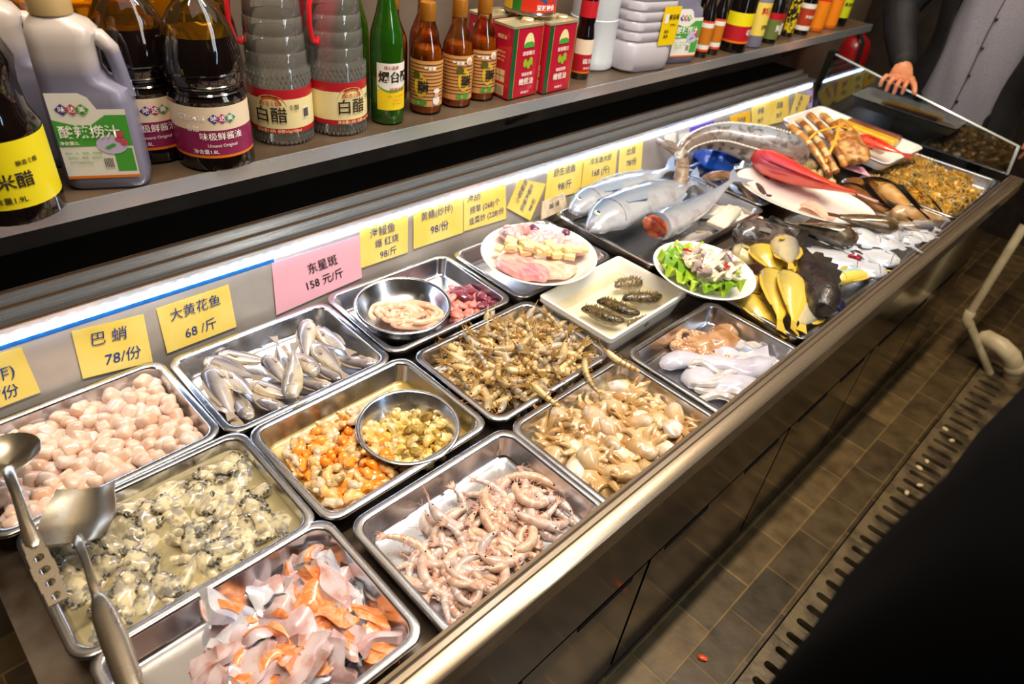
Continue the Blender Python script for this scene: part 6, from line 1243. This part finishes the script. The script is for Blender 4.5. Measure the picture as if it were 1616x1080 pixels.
for q in range(5):
    g = G(); z = .93 + .095 * q; y = 2.76 - .120 - .020 * math.sin(PI * (z - .855) / .6) - .005; g.ball((.030, y, z), (.006, .0028, .006), 10, 6); mrel(g).build('button', mat('dark_button', '1c1a20', .3), shirt)
g = G(); a0, a1 = math.radians(-90 + 40), math.radians(270 - 38)
g.grid(lambda u, v: (.02 + (.205 + .012 * math.sin(v * 14 + u * 5) + .01 * (1 - v)) * math.cos(a0 + (a1 - a0) * u) * (1 if v < .8 else 1 - (v - .8) * .9), 2.765 + (.158 + .006 * math.sin(v * 17 + u * 9)) * math.sin(a0 + (a1 - a0) * u), .74 + .74 * v), 40, 20, 0, .010); mrel(g).build('jacket', JKT, man)
g = G(); g.tube([(-.13, 2.775, 1.42), SHO, (-.27, 2.74, 1.29), ELB], [.075, .078, .070, .064], 14); g.tube([ELB, (-.262, 2.635, 1.10), (-.195, 2.560, 1.035), (-.180, 2.543, 1.024)], [.064, .056, .046, .044], 14)
solid('sleeve', mrel(g), JKT, man, .008, 2)
g = G(); g.ball((-.205, 2.525, 1.045), (.005, .004, .005), 8, 6); mrel(g).build('cuff_button', mat('metal_button', 'c0bab0', .3, .8), man)
g = G(); g.tube([(.16, 2.775, 1.42), (.245, 2.775, 1.41), (.285, 2.83, 1.13), (.29, 2.86, .90)], [.075, .078, .064, .045], 14); solid('sleeve', mrel(g), JKT, man, .008, 2)
g = G(); g.tube([(.02, 2.76, .98), (.02, 2.76, .86)], [.128, .130], 18, 0, 1.25, .9, (0, 1, 0))
for s in (-1, 1): g.tube([(.02 + s * .08, 2.76, .90), (.02 + s * .092, 2.757, .5), (.02 + s * .095, 2.77, .07)], [.098, .078, .068], 14)
solid('trousers', mrel(g), TRO, man, .010, 2)
for s in (-1, 1):
    g = G(); g.loft([ell(.02 + s * .098, 2.70, z, a, b, 18) for z, a, b in ((.0, .045, .125), (.02, .050, .132), (.05, .046, .115), (.085, .038, .06))]); mrel(g).build('shoe', DARK, man)
g = G(); g.ball((.02, 2.745, 1.635), (.082, .098, .098), 20, 14); g.v = [(x, y, z if z > 1.60 or y > 2.75 else 1.66) for x, y, z in g.v]; mrel(g).build('hair', HAIR, man); 
for o in (man,): pass
e0 = G(); 
for s in (-1, 1):
    g = G(); g.ball((.02 + s * .032, 2.73 - .084, 1.612), (.013, .008, .007), 8, 6); e = mrel(g).build('eye', mat('eye_white', 'e8e4dc', .2), man); g = G(); g.ball((.02 + s * .032, 2.73 - .0905, 1.612), (.0055, .003, .0055), 8, 5); mrel(g).build('iris', mat('iris_brown', '2a1810', .1), e)
# the person in the long black coat beside the camera
P0 = Vector((.88, .085, 0)); cp = thing('person', 'person in a long black coat standing close by at the right edge', 'person', tuple(P0))
CT = mat('black_coat', '020203', 1, col2='030304', ns=6, spec=.05)
g = G(); SL = .1; RZ = -math.atan(SL)
def crow(z, fx, a, b, p): return [(x, y, z) for x, y, _ in [(q[0] + .007 * math.sin(q[1] * 34 + z * 3) + .007 * (q[0] > fx + a), q[1], 0) for q in ell(fx + a, .085, 0, a, b, 56, p, RZ)]]
g.loft([crow(.42, 0.670, .21, .27, 4), crow(.60, 0.665, .21, .27, 5), crow(.90, 0.660, .205, .265, 6), crow(1.10, 0.657, .20, .26, 6), crow(1.20, 0.657, .198, .258, 6), crow(1.26, 0.664, .190, .25, 6), crow(1.34, 0.680, .172, .24, 5), crow(1.42, .72, .135, .21, 3.5), crow(1.48, .77, .085, .13, 2.5), crow(1.51, .79, .065, .085, 2)])
g.xf(Matrix.Translation(-P0)).build('coat', CT, cp, sharp=0)
g = G(); h2 = (0, 0, 1.64); head(g, h2); g.tube([(0, 0, .95), (0, 0, 1.2), (0, .01, 1.42)], [.12, .12, .10], 14)
for s in (-1, 1): g.tube([(s * .09, 0, .95), (s * .09, 0, .5), (s * .09, .02, .09)], [.08, .056, .042], 12); g.tube([(s * .09, .03, .045), (s * .10, -.13, .035)], [.042, .034], 10)
g.xf(Matrix.Rotation(-PI / 2, 4, 'Z')); solid('body', g, SKIN, cp, .010, 2)
g = G(); g.ball((.012, 0, 1.675), (.105, .088, .105), 20, 14); g.v = [(x, y, z if z > 1.66 or x > .0 else 1.70) for x, y, z in g.v]; g.build('hair', HAIR, cp)
for s in (-1, 1):
    g = G(); g.tube([(.02, s * .09, .60), (.02, s * .09, .08)], [.085, .070], 14); g.build('trouser_leg', TRO, cp)
    g = G(); g.loft([ell(-.06, s * .098, z, b, a, 18) for z, a, b in ((.0, .045, .125), (.02, .050, .132), (.05, .046, .115), (.085, .038, .06))]); g.build('shoe', DARK, cp)
# ------------------------------------------------------------------ around the counter
t = thing('fire_extinguisher', 'red fire extinguisher hanging on the wall beyond the shelf', 'fire extinguisher', (-.535, 3.02, .70)); g = G(); g.lathe([(.05, 0), (.064, .006), (.064, .24), (.05, .275), (.02, .295), (.02, .31)], 26); g.build('cylinder', mat('extinguisher_red', '8a0c10', .3, coat=.3), t)
g = G(); g.box((-.015, -.05, .31), (.015, .05, .325)); g.tube([(0, .02, .325), (0, .075, .335)], .008, 6); g.build('valve', DARK, t); g = G(); g.tube([(0, -.04, .315), (.05, -.075, .28), (.06, -.07, .15), (.055, -.055, .05)], .009, 7); g.build('hose', BLACK, t)
g = G(); g.box((-.105, -.02, .05), (-.06, .02, .2)); g.build('wall_hook', DARK, t)
PVC = mat('pvc_pipe', 'd8c8a4', .4, col2='bfae88', ns=12)
t = thing('drain_pipe', 'thin white pipe running down to the drain behind the counter end', 'pipe', (.437, 2.576, 0)); g = G(); g.tube([(0, 0, 1.6), (0, 0, .21), (.004, .003, .19), (.173, .03, .004)], [.0165, .0165, .0165, .0150], 14); g.build('pipe_tube', PVC, t)
g = G(); g.tube([(-.0, 0, .225), (.0, 0, .19), (.02, .003, .168)], .0205, 14); g.build('pipe_coupling', PVC, t)
for z in (.62, .80): 
    g = G(); g.tube([(0, 0, z), (0, 0, z + .03)], .0195, 12); g.build('pipe_clip', DARK, t)
t = thing('pipe_elbow', 'thick white pipe elbow standing on the drain at the counter end', 'pipe', (.60, 2.60, 0)); g = G(); g.tube([(-.075, .02, .13), (-.01, .0, .135), (.035, .0, .115), (.066, .02, .07), (.085, .04, .004)], [.034, .034, .035, .034, .033], 18); g.build('elbow', PVC, t); g = G(); g.tube([(.062, .017, .078), (.072, .027, .055)], .039, 18); g.build('collar', PVC, t)
PEB = mat('pale_pebble', 'cbb58a', .5); 
for k, (x, y) in enumerate(((.600, 2.075), (.640, 2.03), (.615, 1.845), (.610, 1.79), (.640, 1.71), (.622, 1.64), (.655, 1.21))):
    g = G(); g.ball((0, 0, 0), (.012, .008, .007), 8, 6, 0, .3, 60, k); tag(g.build('pebble', PEB, None, (x, y, .0065), (0, 0, k)), 'pale pebble lodged in a slot of the drain cover', 'pebble', 'pale pebbles on the drain covers')
g = G(); g.ball((0, 0, 0), (.012, .009, .005), 10, 6, 0, .4, 90, 3); tag(g.build('candy_wrapper', mat('orange_wrapper', 'd8501c', .3), None, (.480, .652, .004), (0, 0, .4)), 'small orange scrap of wrapper on the brick paving', 'wrapper')
t = thing('shoe', 'beige shoe toe showing on the drain behind the black coat', 'shoe', (.745, 2.13, .003)); g = G(); g.loft([ell(0, 0, z, a, b, 24) for z, a, b in ((.018, .046, .125), (.035, .047, .126), (.055, .042, .11), (.075, .03, .07), (.082, .012, .03))]); g.build('upper', mat('beige_leather', 'd8c298', .5), t); g = G(); g.loft([ell(0, 0, z, a, b, 24) for z, a, b in ((0, .047, .128), (.016, .050, .131), (.020, .048, .128))]); g.build('sole', mat('tan_sole', '9a8050', .6), t)
for _o in bpy.data.objects:
    if _o.type == 'MESH' and not _o.data.materials: _o.data.materials.append(DARK)
